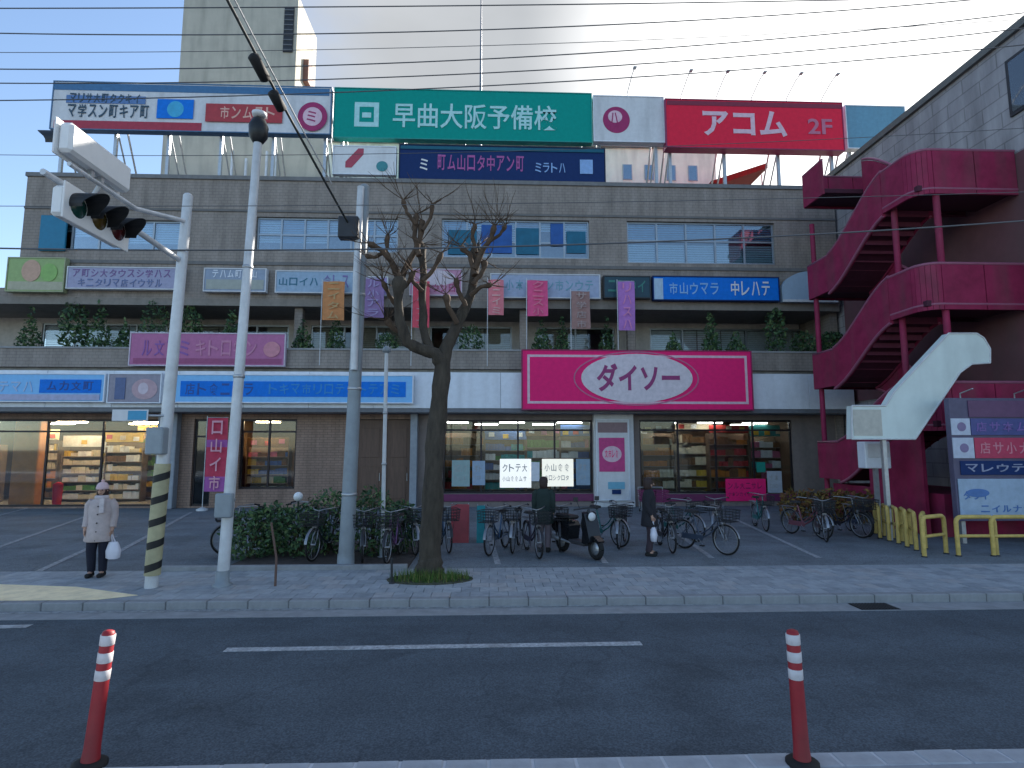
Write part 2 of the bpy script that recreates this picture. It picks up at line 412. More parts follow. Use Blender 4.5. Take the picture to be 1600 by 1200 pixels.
# paving blocks: real joints, tint per block
pv = MB(); PB = [mat('paver_a', (.30, .325, .345), .9, var=.18, bump=.3), mat('paver_b', (.34, .365, .385), .9, var=.18, bump=.3), mat('paver_c', (.265, .29, .31), .9, var=.18, bump=.3), mat('paver_d', (.345, .35, .355), .9, var=.18, bump=.3)]
yy = KY + .165; row = 0
while yy < SY - .02:
    h = min(.3, SY - yy); xx = -12.6 + (row % 2) * .15
    while xx < 12.6:
        dz = random.uniform(-.002, .002)
        pv.box(xx + .004, xx + .296, yy + .004, yy + h - .004, .08, .121 + dz, random.choice((0, 0, 1, 1, 2, 3)))
        xx += .3
    yy += .3; row += 1
pv.build('paver', PB, side, kind='stuff')
l_ = MB(); l_.box(-150, 150, SY, 60, -.14, .118); lot = l_.build('parking_lot', LOTM, kind='structure')
def sheet(name, poly, z, m, t=.004):
    mb = MB(); mb.prism([(p.x, p.y) for p in poly], z - .001, z + t, 'Z')
    return mb.build(name, m, kind='structure')
def line(name, a, b, wd, z, m):
    d = (b - a).normalized(); n = Vector((-d.y, d.x, 0)) * wd / 2
    return sheet(name, [a + n, b + n, b - n, a - n], z, m)
lane = line('lane_line', G(352, 1016, 0), G(1002, 1006, 0), .13, .004, LINEM)
line('lane_line', G(-1100, 1040, 0), G(-620, 1031, 0), .13, .004, LINEM)
line('stop_line', G(-160, 984, 0), G(46, 979, 0), .14, .004, LINEM)
line('edge_line', G(-1200, 975, 0.0), G(2600, 925, 0.0), .07, .011, WORN)
for a, b in (((1028, 812), (1112, 872)), ((1150, 812), (1280, 872)), ((922, 850), (946, 880)), ((765, 838), (778, 882)),
             ((-10, 858), (140, 805)), ((175, 868), (300, 800)), ((-60, 820), (60, 790)), ((60, 893), (180, 838))):
    line('parking_line', G(*a, .118), G(*b, .118), .12, .122, WORN)
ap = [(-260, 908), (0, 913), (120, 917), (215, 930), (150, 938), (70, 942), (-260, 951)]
SUNPAINT = mat('painted_sunlight', (.9, .74, .47), .8, var=.16, scale=4, bump=.2)  # patch of sunlight on the left pavement, painted as a warm cream sheet
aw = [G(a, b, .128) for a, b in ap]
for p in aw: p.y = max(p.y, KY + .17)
sheet('painted_sun_patch', aw, .127, SUNPAINT)
# planting strip and its back edge at left
bd = MB(); b0 = G(362, 884); b1 = G(640, 884)
bd.box(b0.x, b1.x, SY + .02, SY + 3.2, .08, .15); bd.build('planting_bed', mat('bed_soil', (.06, .05, .045), .95, var=.35, scale=5, bump=.8), kind='structure')
bd = MB(); bd.bbox(G(245, 890).x, b1.x, SY - .1, SY + .02, .06, .21, .012); bd.build('bed_edging', KERBM, kind='structure')

# ================================================================== MAIN BUILDING
YB = 22.5
def zf(py, Y=YB): return U(700, py, Y).z
def xf(px, py, Y=YB): return U(px, py, Y).x
XL, XR = xf(38, 330), 14.3
bld = thing('shopping_building', 'long three storey grey-brown shop building with balcony and signs behind the parking lot', 'building', (-2, YB, .118))
def wall_open(mb, x0, x1, z0, z1, y0, y1, holes, mi=0):
    xs = sorted({x0, x1, *[h[0] for h in holes], *[h[1] for h in holes]}); zs = sorted({z0, z1, *[h[2] for h in holes], *[h[3] for h in holes]})
    xs = [x for x in xs if x0 <= x <= x1]; zs = [z for z in zs if z0 <= z <= z1]
    def solid(i, j):
        if i < 0 or j < 0 or i >= len(xs) - 1 or j >= len(zs) - 1: return False
        cx, cz = (xs[i] + xs[i + 1]) / 2, (zs[j] + zs[j + 1]) / 2
        return not any(h[0] < cx < h[1] and h[2] < cz < h[3] for h in holes)
    for i in range(len(xs) - 1):
        for j in range(len(zs) - 1):
            if not solid(i, j): continue
            a, b, c, d = xs[i], xs[i + 1], zs[j], zs[j + 1]
            mb.add([(a, y0, c), (b, y0, c), (b, y0, d), (a, y0, d)], [(0, 1, 2, 3)], mi)
            mb.add([(a, y1, c), (b, y1, c), (b, y1, d), (a, y1, d)], [(3, 2, 1, 0)], mi)
            if not solid(i - 1, j): mb.add([(a, y0, c), (a, y1, c), (a, y1, d), (a, y0, d)], [(3, 2, 1, 0)], mi)
            if not solid(i + 1, j): mb.add([(b, y0, c), (b, y1, c), (b, y1, d), (b, y0, d)], [(0, 1, 2, 3)], mi)
            if not solid(i, j - 1): mb.add([(a, y0, c), (b, y0, c), (b, y1, c), (a, y1, c)], [(3, 2, 1, 0)], mi)
            if not solid(i, j + 1): mb.add([(a, y0, d), (b, y0, d), (b, y1, d), (a, y1, d)], [(0, 1, 2, 3)], mi)
ZROOF = zf(287)
Z3 = zf(470)
win3 = [box_at(66, 343, 281, 391, YB), box_at(400, 340, 622, 393, YB), box_at(690, 343, 921, 403, YB), box_at(980, 347, 1211, 412, YB)]
mb = MB(); wall_open(mb, XL, XR, Z3, ZROOF, YB, YB + .3, win3); mb.build('wall', FACADE, bld)
mb = MB(); mb.box(XL - .05, XR, YB - .06, YB + .42, ZROOF, ZROOF + .16); mb.build('coping', mat('coping', (.2, .2, .2), .8, dirt=.3), bld)
mb = MB(); mb.box(XL, XL + .3, YB + .3, 38, Z3, ZROOF); mb.box(XR - .3, XR, YB + .3, 38, 0, ZROOF); mb.box(XL + .3, XR - .3, 37.7, 38, 0, ZROOF)
mb.box(XL + .3, XR - .3, YB + .3, 37.7, ZROOF - .35, ZROOF - .15); mb.build('side_wall', FACADE, bld)
# a drip moulding under the top-floor windows
mb = MB(); mb.box(XL, XR, YB - .05, YB - .002, zf(418), zf(413)); mb.box(XL, XR, YB - .04, YB - .002, zf(336), zf(333)); mb.build('moulding', mat('moulding', (.17, .165, .16), .8, dirt=.3), bld)
ALU = mat('window_aluminium', (.3, .34, .38), .4, .6, var=.08)
def window(hole, y, n, parent, pane_m=WGLASS, frame_m=ALU, transom=None, inset=.1, fr=.07):
    x0, x1, z0, z1 = hole; x0 += .002; x1 -= .002; z0 += .002; z1 -= .002
    mb = MB(); ya, yb = y + inset, y + inset + .08
    mb.box(x0, x1, ya, yb, z0, z0 + fr); mb.box(x0, x1, ya, yb, z1 - fr, z1)
    for k in range(n + 1):
        xx = x0 + (x1 - x0 - fr) * k / n; mb.box(xx, xx + fr, ya + .002, yb - .002, z0 + fr, z1 - fr)
    zt = None
    if transom:
        zt = z0 + (z1 - z0) * transom; mb.box(x0 + fr, x1 - fr, ya + .004, yb - .004, zt - fr / 2, zt + fr / 2)
    wn = mb.build('window', frame_m, parent)
    for k in range(n):
        a = x0 + (x1 - x0 - fr) * k / n + fr; b = x0 + (x1 - x0 - fr) * (k + 1) / n
        for (c, d) in (((z0 + fr, zt - fr / 2), (zt + fr / 2, z1 - fr)) if zt else ((z0 + fr, z1 - fr),)):
            p = MB(); p.box(a, b, ya + .035, ya + .043, c, d); p.build('pane', pane_m, wn)
    return wn
BLIND = mat('pale_blind', (.74, .82, .86), .7, var=.08)
BLIND2 = mat('grey_blue_blind', (.25, .42, .58), .7, var=.12)
DKROOM = mat('dark_room', (.05, .055, .06), .9)
def blind(x0, x1, z0, z1, y, m, parent):
    mb = MB(); n = max(4, int((z1 - z0) / .09))
    for k in range(n):
        a = z0 + (z1 - z0) * k / n; b = z0 + (z1 - z0) * (k + 1) / n
        mb.add([(x0, y, a), (x1, y, a), (x1, y + .05, b - .006), (x0, y + .05, b - .006)], [(0, 1, 2, 3)])
    return mb.build('blind', m, parent)
for i, h in enumerate(win3):
    wn = window(h, YB, (5, 6, 6, 5)[i], bld, transom=(None, .5, .42, .55)[i])
    x0, x1, z0, z1 = h; n = (5, 6, 6, 5)[i]
    for k in range(n):
        a = x0 + (x1 - x0) * k / n; b = x0 + (x1 - x0) * (k + 1) / n
        drop = random.choice((.35, .5, .7)) if i in (0, 1) else ((.4, .25, .5)[k % 3] if i == 2 else 1)
        if i == 3: blind(a + .02, b - .02, z0, z0 + (z1 - z0) * .5, YB + .26, BLIND, bld); blind(a + .02, b - .02, z0 + (z1 - z0) * .56, z1, YB + .26, BLIND2, bld)
        else: blind(a + .02, b - .02, z1 - (z1 - z0) * drop, z1, YB + .26, (BLIND, BLIND, BLIND2)[(k + i) % 3], bld)
    mb = MB(); mb.box(x0 - .3, x1 + .3, YB + 2.2, YB + 2.3, z0 - .4, z1 + .3); mb.box(x0 - .3, x1 + .3, YB + .32, YB + 2.2, z0 - .4, z0 - .35)
    mb.build('inner_wall', mat('room_wall', (.4, .43, .46), .9), bld)
# dark teal poster panels taped inside the third window
for k, (a, b, c, d, m_) in enumerate(((700, 745, 360, 398, 'teal_sheet'), (752, 800, 352, 396, 'blue_sheet'), (806, 842, 357, 398, 'teal_sheet'), (860, 880, 350, 385, 'blue_sheet'), (885, 915, 362, 396, 'teal_sheet'))):
    x0, x1, z0, z1 = box_at(a, c, b, d, YB + .13)
    mb = MB(); mb.box(x0, x1, YB + .09, YB + .094, z0, z1)
    o = mb.build('poster', mat(m_, (.01, .13, .22) if m_ == 'teal_sheet' else (.02, .1, .34), .6, var=.2, scale=3), None)
    tag(o, ('dark teal poster in upper window right of the tree, leftmost sheet', 'blue poster in upper window, second sheet from left beside teal poster', 'dark teal poster in the middle of the upper window right of the tree', 'narrow blue poster in upper window above the balcony banners', 'teal poster at the right end of the third upper window')[k], 'poster', 'posters in the third upper window')
x0, x1, z0, z1 = box_at(65, 338, 106, 393, YB)
mb = MB(); mb.bbox(x0, x1, YB - .12, YB - .03, z0, z1, .015); o = mb.build('wall_panel', mat('teal_panel', (.0, .17, .3), .4, var=.1), None)
tag(o, 'flat teal blue panel fixed over the left end of top floor windows', 'sign')

# ---------------- first-floor balcony
ZBF = zf(583) + .1; ZBT = zf(549, 22.1)
XLB = -26.0
mb = MB(); mb.box(XLB, XR - .05, 22.0, 22.2, ZBF, ZBT); mb.build('balcony_parapet', FACADE, bld)
mb = MB(); mb.box(XLB, XR - .02, 21.96, 22.24, ZBT, ZBT + .07); mb.build('parapet_coping', mat('parapet_coping', (.3, .3, .3), .8, dirt=.3), bld)
mb = MB(); mb.box(XLB, XR - .06, 22.2, 25.2, ZBF - .3, ZBF + .12); mb.build('balcony_floor', CONC, bld)
mb = MB(); mb.box(XLB, XR - .06, YB, 25.2, Z3 - .28, Z3); mb.build('balcony_ceiling', mat('soffit_brown', (.26, .235, .21), .9, dirt=.3), bld)
mb = MB(); mb.box(XLB, XL, YB + .002, 30, Z3 - .27, Z3 + .35); mb.build('low_wing_roof', FACADE, bld)
zb0, zb1 = ZBF + .12, Z3 - .28
h2 = [box_at(a, 478, b, 546, 25.0) for a, b in ((66, 262), (300, 452), (486, 640), (672, 800), (838, 960), (1015, 1316))]
h2 = [(a, b, zb0 + .25, zb1 - .22) for a, b, c, d in h2]
mb = MB(); wall_open(mb, XLB, XR - .4, zb0, zb1, 25.0, 25.2, h2); mb.build('balcony_back_wall', mat('balcony_wall', (.48, .45, .42), .85, dirt=.3), bld)
for i, h in enumerate(h2):
    window(h, 25.0, (4, 3, 3, 2, 2, 6)[i], bld, pane_m=GLASS, inset=.04)
    if True:
        n = (6, 4, 4, 3, 3, 8)[i]
        for k in range(n):
            if i in (1, 2, 3, 4) and (k + i) % 3 == 0: continue
            blind(h[0] + (h[1] - h[0]) * k / n + .02, h[0] + (h[1] - h[0]) * (k + 1) / n - .02, h[2], h[3], 25.2, mat('curtain', (.76, .8, .84), .8) if i in (0, 5) else mat('curtain_tan', (.52, .46, .38), .8), bld)
    mb = MB(); mb.box(h[0] - .3, h[1] + .3, 27.4, 27.5, zb0 - .2, zb1); mb.build('inner_wall', mat('balcony_room', (.2, .17, .13), .9), bld)
for px in (280, 468, 655, 818, 985):
    x = xf(px, 500, 22.9); mb = MB(); mb.bbox(x - .16, x + .16, 22.75, 23.05, zb0, zb1, .02); mb.build('balcony_column', FACADE, bld)

# ---------------- ground floor
ZC = zf(638, 21.9); ZG = .118
YG = 22.9
mb = MB(); mb.box(XLB, XR - .1, 21.9, YG + .3, ZC - .16, ZBF - .3 - .002); mb.build('canopy', mat('canopy_core', (.3, .33, .37), .6, dirt=.2), bld)
# fascia panels, 2.4 m long with joints
x = XLB; proto = None
FZ0, FZ1 = ZC, zf(582, 21.9)
while x < XR - .3:
    x2 = min(x + 2.4, XR - .1)
    mb = MB(); mb.bbox(x + .006, x2 - .006, 21.84, 21.898, FZ0, FZ1, .008); mb.build('fascia_panel', PALEB, bld); x = x2
mb = MB(); mb.box(XLB, XR - .1, 21.86, 21.9, FZ0 - .15, FZ0 - .005); mb.build('fascia_trim', mat('fascia_trim', (.16, .17, .19), .6), bld)
gh = [box_at(-200, 655, 244, 772, YG), box_at(374, 655, 462, 764, YG), box_at(556, 655, 598, 790, YG), box_at(602, 655, 641, 790, YG), box_at(692, 656, 926, 771, YG), box_at(1000, 656, 1240, 771, YG), box_at(300, 655, 330, 790, YG)]
gh = [(a, b, (ZG + .06 if i in (2, 3, 6, 0) else c), d) for i, (a, b, c, d) in enumerate(gh)]
XB = xf(648, 700, YG)
def clip_holes(a, b): return [h for h in gh if h[0] >= a - .01 and h[1] <= b + .01]
ztop = ZC - .16
mb = MB(); wall_open(mb, XLB, XB, ZG, ztop, YG, YG + .25, [h for h in gh if h[1] < XB]); mb.build('ground_floor_wall', BROWNW, bld)
mb = MB(); wall_open(mb, XB, XR - .1, ZG, ztop, YG + .002, YG + .25, [h for h in gh if h[0] > XB]); mb.build('ground_floor_wall', mat('shop_wall', (.24, .2, .185), .8, var=.1, dirt=.3), bld)
GREYC = mat('grey_column', (.3, .33, .37), .7, dirt=.25)
for a, b in ((246, 276), (641, 652), (928, 990)):
    x0, x1, _, _ = box_at(a, 660, b, 780, YG - .2)
    mb = MB(); mb.bbox(x0, x1, YG - .35, YG - .004, ZG, ztop, .02); mb.build('column', GREYC if a != 928 else OFFWH, bld)
SHOPFR = mat('shop_frame', (.03, .025, .03), .4, .4)
window(gh[0], YG, 5, bld, GLASS, SHOPFR, .86); window(gh[1], YG, 2, bld, GLASS, SHOPFR, .82)
window(gh[4], YG, 4, bld, GLASS, SHOPFR, .86); window(gh[5], YG, 4, bld, GLASS, SHOPFR, .86); window(gh[6], YG, 1, bld, GLASS, SHOPFR, .8)
DOORM = mat('brown_door', (.12, .07, .05), .5, var=.2, scale=3, stretch=(6, 1, .6))
for h in (gh[2], gh[3]):
    mb = MB(); mb.bbox(h[0] + .02, h[1] - .02, YG + .1, YG + .16, h[2], h[3] - .02, .01)
    for k in (0, 1): mb.bbox(h[0] + .16, h[1] - .16, YG + .08, YG + .1, h[2] + .25 + k * 1.6, h[2] + 1.5 + k * 1.5, .008)
    d_ = mb.build('door', DOORM, bld)
    hb = MB(); hb.tube([(h[1] - .12, YG + .04, h[2] + .95), (h[1] - .12, YG + .04, h[2] + 1.25)], .014); hb.build('handle', STEEL, d_)
# magenta sill bands below the two big windows
for h in (gh[4], gh[5]):
    mb = MB(); mb.bbox(h[0] - .04, h[1] + .04, YG - .06, YG - .003, h[2] - .3, h[2] - .02, .01); mb.build('sill_band', mat('plum_band', (.17, .03, .1), .5, var=.1), bld)

# ---------------- interiors
PAL = [mat('goods_' + n_, c, .6, var=.15, scale=5) for n_, c in (('red', (.5, .05, .04)), ('cream', (.7, .6, .42)), ('orange', (.6, .2, .03)), ('green', (.1, .26, .06)), ('blue', (.06, .14, .36)), ('white', (.75, .75, .73)), ('brown', (.2, .1, .04)), ('yellow', (.65, .42, .05)), ('pink', (.6, .16, .25)), ('teal', (.05, .3, .3)))]
RW = mat('shop_inner_wall', (.13, .09, .06), .9); FLR = mat('shop_floor', (.4, .37, .33), .5)
TUBE = mat('tube_light', (1, .95, .86), .5, var=0, emit=5)
def room(x0, x1, depth, wm=RW):
    mb = MB(); ya = YG + .26
    mb.box(x0, x1, ya + depth, ya + depth + .1, ZG, ztop); mb.box(x0 - .1, x0, ya, ya + depth, ZG, ztop); mb.box(x1, x1 + .1, ya, ya + depth, ZG, ztop)
    mb.build('inner_wall', wm, bld)
    mb = MB(); mb.box(x0, x1, ya, ya + depth, ZG - .05, ZG + .012); mb.build('inner_floor', FLR, bld)
    mb = MB(); mb.box(x0 - .1, x1 + .1, ya, ya + depth + .1, ztop + .002, ztop + .08); mb.build('inner_ceiling', mat('shop_ceiling', (.14, .12, .1), .9), bld)
TUBEW = mat('warm_tube_light', (1, .72, .4), .5, var=0, emit=24)
def clight(x, y, ln=1.2, label='', tm=None):
    t = thing('ceiling_light', label, 'ceiling light', (x, y, ztop - .32), 0, 'strip lights inside the shops')
    mb = MB(); mb.bbox(x - ln / 2, x + ln / 2, y - .13, y + .13, ztop - .25, ztop - .19, .01); mb.tube([(x - ln / 3, y, ztop), (x - ln / 3, y, ztop - .2)], .01, 6); mb.tube([(x + ln / 3, y, ztop), (x + ln / 3, y, ztop - .2)], .01, 6)
    mb.build('housing', WHITE, t)
    mb = MB()
    for q in (-.06, .06): mb.tube([(x - ln / 2 + .03, y + q, ztop - .275), (x + ln / 2 - .03, y + q, ztop - .275)], .022, 8)
    mb.build('tube', tm or TUBE, t)
def shelf(x, y, w_, h, label, pal, seed, levels=6, dp=.45):
    t = thing('shop_shelf', label, 'shelf', (x, y, ZG + .012), 0, 'shop shelves seen through the windows')
    mb = MB(); z0 = ZG + .012
    mb.box(x - w_ / 2, x + w_ / 2, y + dp - .03, y + dp, z0, z0 + h)
    for q in (-1, 1): mb.box(x + q * w_ / 2 - .02, x + q * w_ / 2 + .02, y, y + dp - .031, z0, z0 + h)
    mb.build('rack', mat('rack_brown', (.22, .16, .11), .7), t)
    rng = random.Random(seed); gd = MB()
    for k in range(levels):
        zz = z0 + .1 + (h - .15) * k / levels
        b = MB(); b.box(x - w_ / 2 + .022, x + w_ / 2 - .022, y + .01, y + dp - .033, zz, zz + .025); b.build('board', mat('board_tan', (.3, .25, .2), .7), t)
        xx = x - w_ / 2 + .04; lim = (h - .15) / levels - .06
        while xx < x + w_ / 2 - .14:
            c = rng.choice(pal); run = rng.randint(2, 5); bw = rng.uniform(.07, .18); bh = lim * rng.uniform(.5, .95)
            for _ in range(run):
                if xx + bw > x + w_ / 2 - .03: break
                gd.box(xx + .004, xx + bw - .004, y + .03 + rng.uniform(0, .04), y + dp - .06, zz + .026, zz + .026 + bh * rng.uniform(.92, 1), c); xx += bw
    gd.build('goods', PAL, t, kind='stuff')
    hb_ = MB(); hb_.bbox(x - w_ / 2, x + w_ / 2, y - .02, y + .03, z0 + h + .02, z0 + h + rng.uniform(.3, .5), .01); hb_.build('header_board', PAL[rng.choice(pal)], t)
    for k in range(3):
        q = MB(); xx = x - w_ / 2 + w_ * (k + .5) / 3; zc = z0 + h + rng.uniform(.06, .16); q.box(xx - .12, xx + .12, y - .03, y - .021, zc, zc + .18); q.build('price_card', PAL[rng.choice((1, 5, 7, 8, 0))], t)
# convenience shop, left
room(gh[0][0] - 1, gh[0][1] + .2, 6); room(gh[1][0] - .6, gh[1][1] + .6, 4); room(gh[4][0] - .3, gh[5][1] + .3, 7)
for k, px in enumerate((-30, 40, 110, 180, 230)):
    clight(xf(px, 700, YG + 1.6), YG + 1.6 + (k % 2) * 1.8, 1.2, 'warm strip light over the shelves of the left shop, %s' % ('by the far left edge', 'above the orange column', 'above the first shelf', 'above the middle of the window', 'beside the grey column')[k], TUBEW)
for k, (px, dp) in enumerate(((712, 1.1), (800, 1.1), (890, 1.1), (760, 3), (850, 3), (1040, 1.3), (1110, 1.1), (1180, 1.3), (1080, 3.2), (1160, 3.2))):
    clight(xf(px, 680, YG + dp + .3), YG + dp + .3, 1.1, 'strip light in the big shop, %s' % ('front row at left end above orange goods', 'front row above the white posters', 'front row near the pillar sign', 'second row left of the posters', 'second row behind the posters', 'front row just right of the pillar sign', 'front row in the middle of right window', 'front row at right end by the brown wall', 'back row left in right window', 'back row right in right window')[k])
clight(xf(418, 680, YG + 1.2), YG + 1.2, 1, 'strip light in the small shop window beside the red banner', TUBEW)
for k, (px, y, w_, h, pal) in enumerate(((60, 3.6, 1.6, 2.6, (2, 6, 1, 7)), (130, 2.6, 1.8, 2.3, (1, 5, 3, 7, 1)), (190, 2.6, 1.7, 2.5, (1, 5, 6, 7, 5)), (-40, 2.4, 1.9, 2.4, (0, 4, 1, 5)), (228, 3.4, .9, 2.9, (7, 3, 6)))):
    shelf(xf(px, 720, YG + y), YG + y, w_, h, ('orange and brown goods shelf in left shop behind the orange column', 'cream and green goods shelf in the middle of the left shop', 'white packets shelf in the left shop behind the person', 'blue and red goods shelf at the left edge of the left shop', 'tall yellow goods shelf by the grey column')[k], pal, 20 + k)
shelf(xf(418, 710, YG + 1.4), YG + 1.4, 1.7, 2.3, 'purple-brown packed goods shelf in the small shop window', (1, 7, 4, 8, 3, 6), 31)
for k, (px, y, w_, h, pal) in enumerate(((725, 1.3, 1.7, 2.9, (2, 0, 6, 2)), (790, 1.8, 1.8, 2.6, (9, 5, 4, 3)), (850, 1.8, 1.6, 2.75, (3, 5, 9, 6)), (900, 1.5, 1.3, 2.75, (4, 8, 4, 5)), (1030, 1.5, 1.4, 2.9, (6, 2, 1, 6)), (1085, 1.9, 1.6, 3.0, (1, 7, 6, 1)), (1140, 1.5, 1.7, 2.9, (0, 2, 6, 0)), (1200, 1.6, 1.5, 2.75, (9, 8, 5, 6)), (980, 2.3, 1.8, 2.6, (5, 6, 8)))):
    shelf(xf(px, 710, YG + y), YG + y, w_, h, ('orange goods shelf at left end of the big shop window', 'teal and white goods shelf left of the white posters', 'green and grey goods shelf behind the white posters', 'blue and pink goods shelf left of the pillar sign', 'brown goods shelf just right of the pillar sign', 'cream and yellow goods shelf in right shop window', 'orange-red goods shelf in the middle of right shop window', 'teal and pink goods shelf at right end of right window', 'white and brown goods shelf behind the pillar sign')[k], pal, 50 + k)
# orange standing panel and red bin in the left shop
x0, x1, z0, z1 = box_at(26, 655, 66, 752, YG + 1.4)
mb = MB(); mb.bbox(x0, x1, YG + 1.2, YG + 1.6, ZG + .012, z1, .03); tag(mb.build('display_column', mat('orange_column', (.5, .2, .05), .5, var=.2, scale=2), None), 'orange display column standing inside the left shop window', 'display stand')
x0, x1, z0, z1 = box_at(92, 722, 106, 768, YG + .6)
mb = MB(); mb.lathe([(.14, 0), (.17, .8), (.17, .86), (.05, .95)], (x0, YG + .6, ZG + .012), 12); tag(mb.build('litter_bin', RED, None), 'dark red litter bin just inside the left shop window', 'bin')

# ================================================================== ROOFTOP
ZR = ZROOF - .15
x0, x1 = xf(281, 100, 30), xf(462, 100, 30)
tw = thing('rooftop_tower', 'tall plain grey concrete lift tower rising above the roof signs at left', 'tower', ((x0 + x1) / 2, 30, ZR))
mb = MB(); mb.box(x0, x1, 30, 33.4, ZR, 27.5); mb.build('shaft', TOWERM, tw)
mb = MB(); mb.box(xf(253, 240, 29.6), xf(508, 240, 29.6), 29.6, 33.6, ZR, zf(198, 29.6)); mb.build('base_block', TOWERM, tw)
mb = MB(); a, b, c, d = box_at(444, 12, 459, 82, 30); mb.box(a, b, 29.93, 29.998, c, d); mb.build('louvre', DARK, tw)
for k in range(9):
    mb = MB(); zz = c + (d - c) * k / 9; mb.box(a + .02, b - .02, 29.9, 29.93, zz + .06, zz + .13); mb.build('louvre_blade', mat('louvre_grey', (.12, .13, .14), .6), tw)
mb = MB(); a, b, c, d = box_at(476, 98, 488, 132, 31.5); mb.box(x1 + .002, x1 + .3, 31.2, 32.2, c, d); mb.build('wall_box', mat('rusty_box', (.2, .1, .08), .7), tw)
for k, px in enumerate((362, 384, 416, 430)):
    p = U(px, 262, 29.3); mb = MB(); mb.tube([(p.x, 29.3, ZR), (p.x, 29.3, p.z + (.9 if k != 1 else .5))], .07, 10)
    o = mb.build('vent_pipe', POLEM, None); tag(o, ('pale vent pipe on the roof left of the lamp pole', 'short pale vent pipe on the roof between two taller pipes', 'pale vent pipe on the roof just right of the lamp pole', 'rightmost pale vent pipe on the roof below the logo sign')[k], 'pipe', 'vent pipes on the roof')
x0, x1 = xf(512, 250, 29), xf(1118, 250, 29)
ht = thing('rooftop_hut', 'low pale greenish plant room on the roof behind the navy sign', 'building', ((x0 + x1) / 2, 29, ZR))
mb = MB(); mb.box(x0, x1, 29, 33, ZR, zf(226, 29)); mb.build('wall', HUTM, ht)
mb = MB(); mb.box(x0 - .2, x1 + .2, 28.8, 33.2, zf(226, 29), zf(221, 29)); mb.build('roof', CONC, ht)
for k in range(4):
    p = xf(980 + k * 34, 262, 29); mb = MB(); mb.box(p - .25, p + .25, 28.96, 28.998, zf(276, 29), zf(252, 29)); w_ = mb.build('window', ALU, ht)
    q = MB(); q.box(p - .2, p + .2, 28.95, 28.958, zf(275, 29), zf(253, 29)); q.build('pane', WGLASS, w_)
# red lean-to awning on the roof
aw_ = thing('roof_awning', 'dark red sloping awning on the roof under the red sign', 'awning', tuple(U(1145, 292, 26.5)))
pts = [U(1100, 296, 26.5), U(1186, 268, 26.5), U(1186, 276, 26.5), U(1112, 301, 26.5)]
mb = MB(); mb.prism([(p.x, p.z) for p in pts][::-1], 25.6, 27.4, 'Y'); mb.build('canvas', mat('dark_red_canvas', (.2, .025, .02), .8, var=.15), aw_)
mb = MB()
for px in (1115, 1178):
    for y in (25.7, 27.3): q = U(px, 285, 26.5); mb.tube([(q.x, y, ZR), (q.x, y, q.z)], .03, 6)
mb.build('post', STEEL, aw_)
# lightning rod
p = U(751, 140, 26)
mb = MB(); mb.tube([(p.x, 26, ZR), (p.x, 26, 19), (p.x, 26, 22), (p.x, 26, 26)], [.07, .06, .045, .02], 8); mb.lathe([(.3, 0), (.3, .05), (.08, .12)], (p.x, 26, ZR), 10)
tag(mb.build('lightning_rod', mat('rod_grey', (.2, .21, .24), .5, .5), None), 'thin grey lightning rod standing upright above the green sign', 'rod')

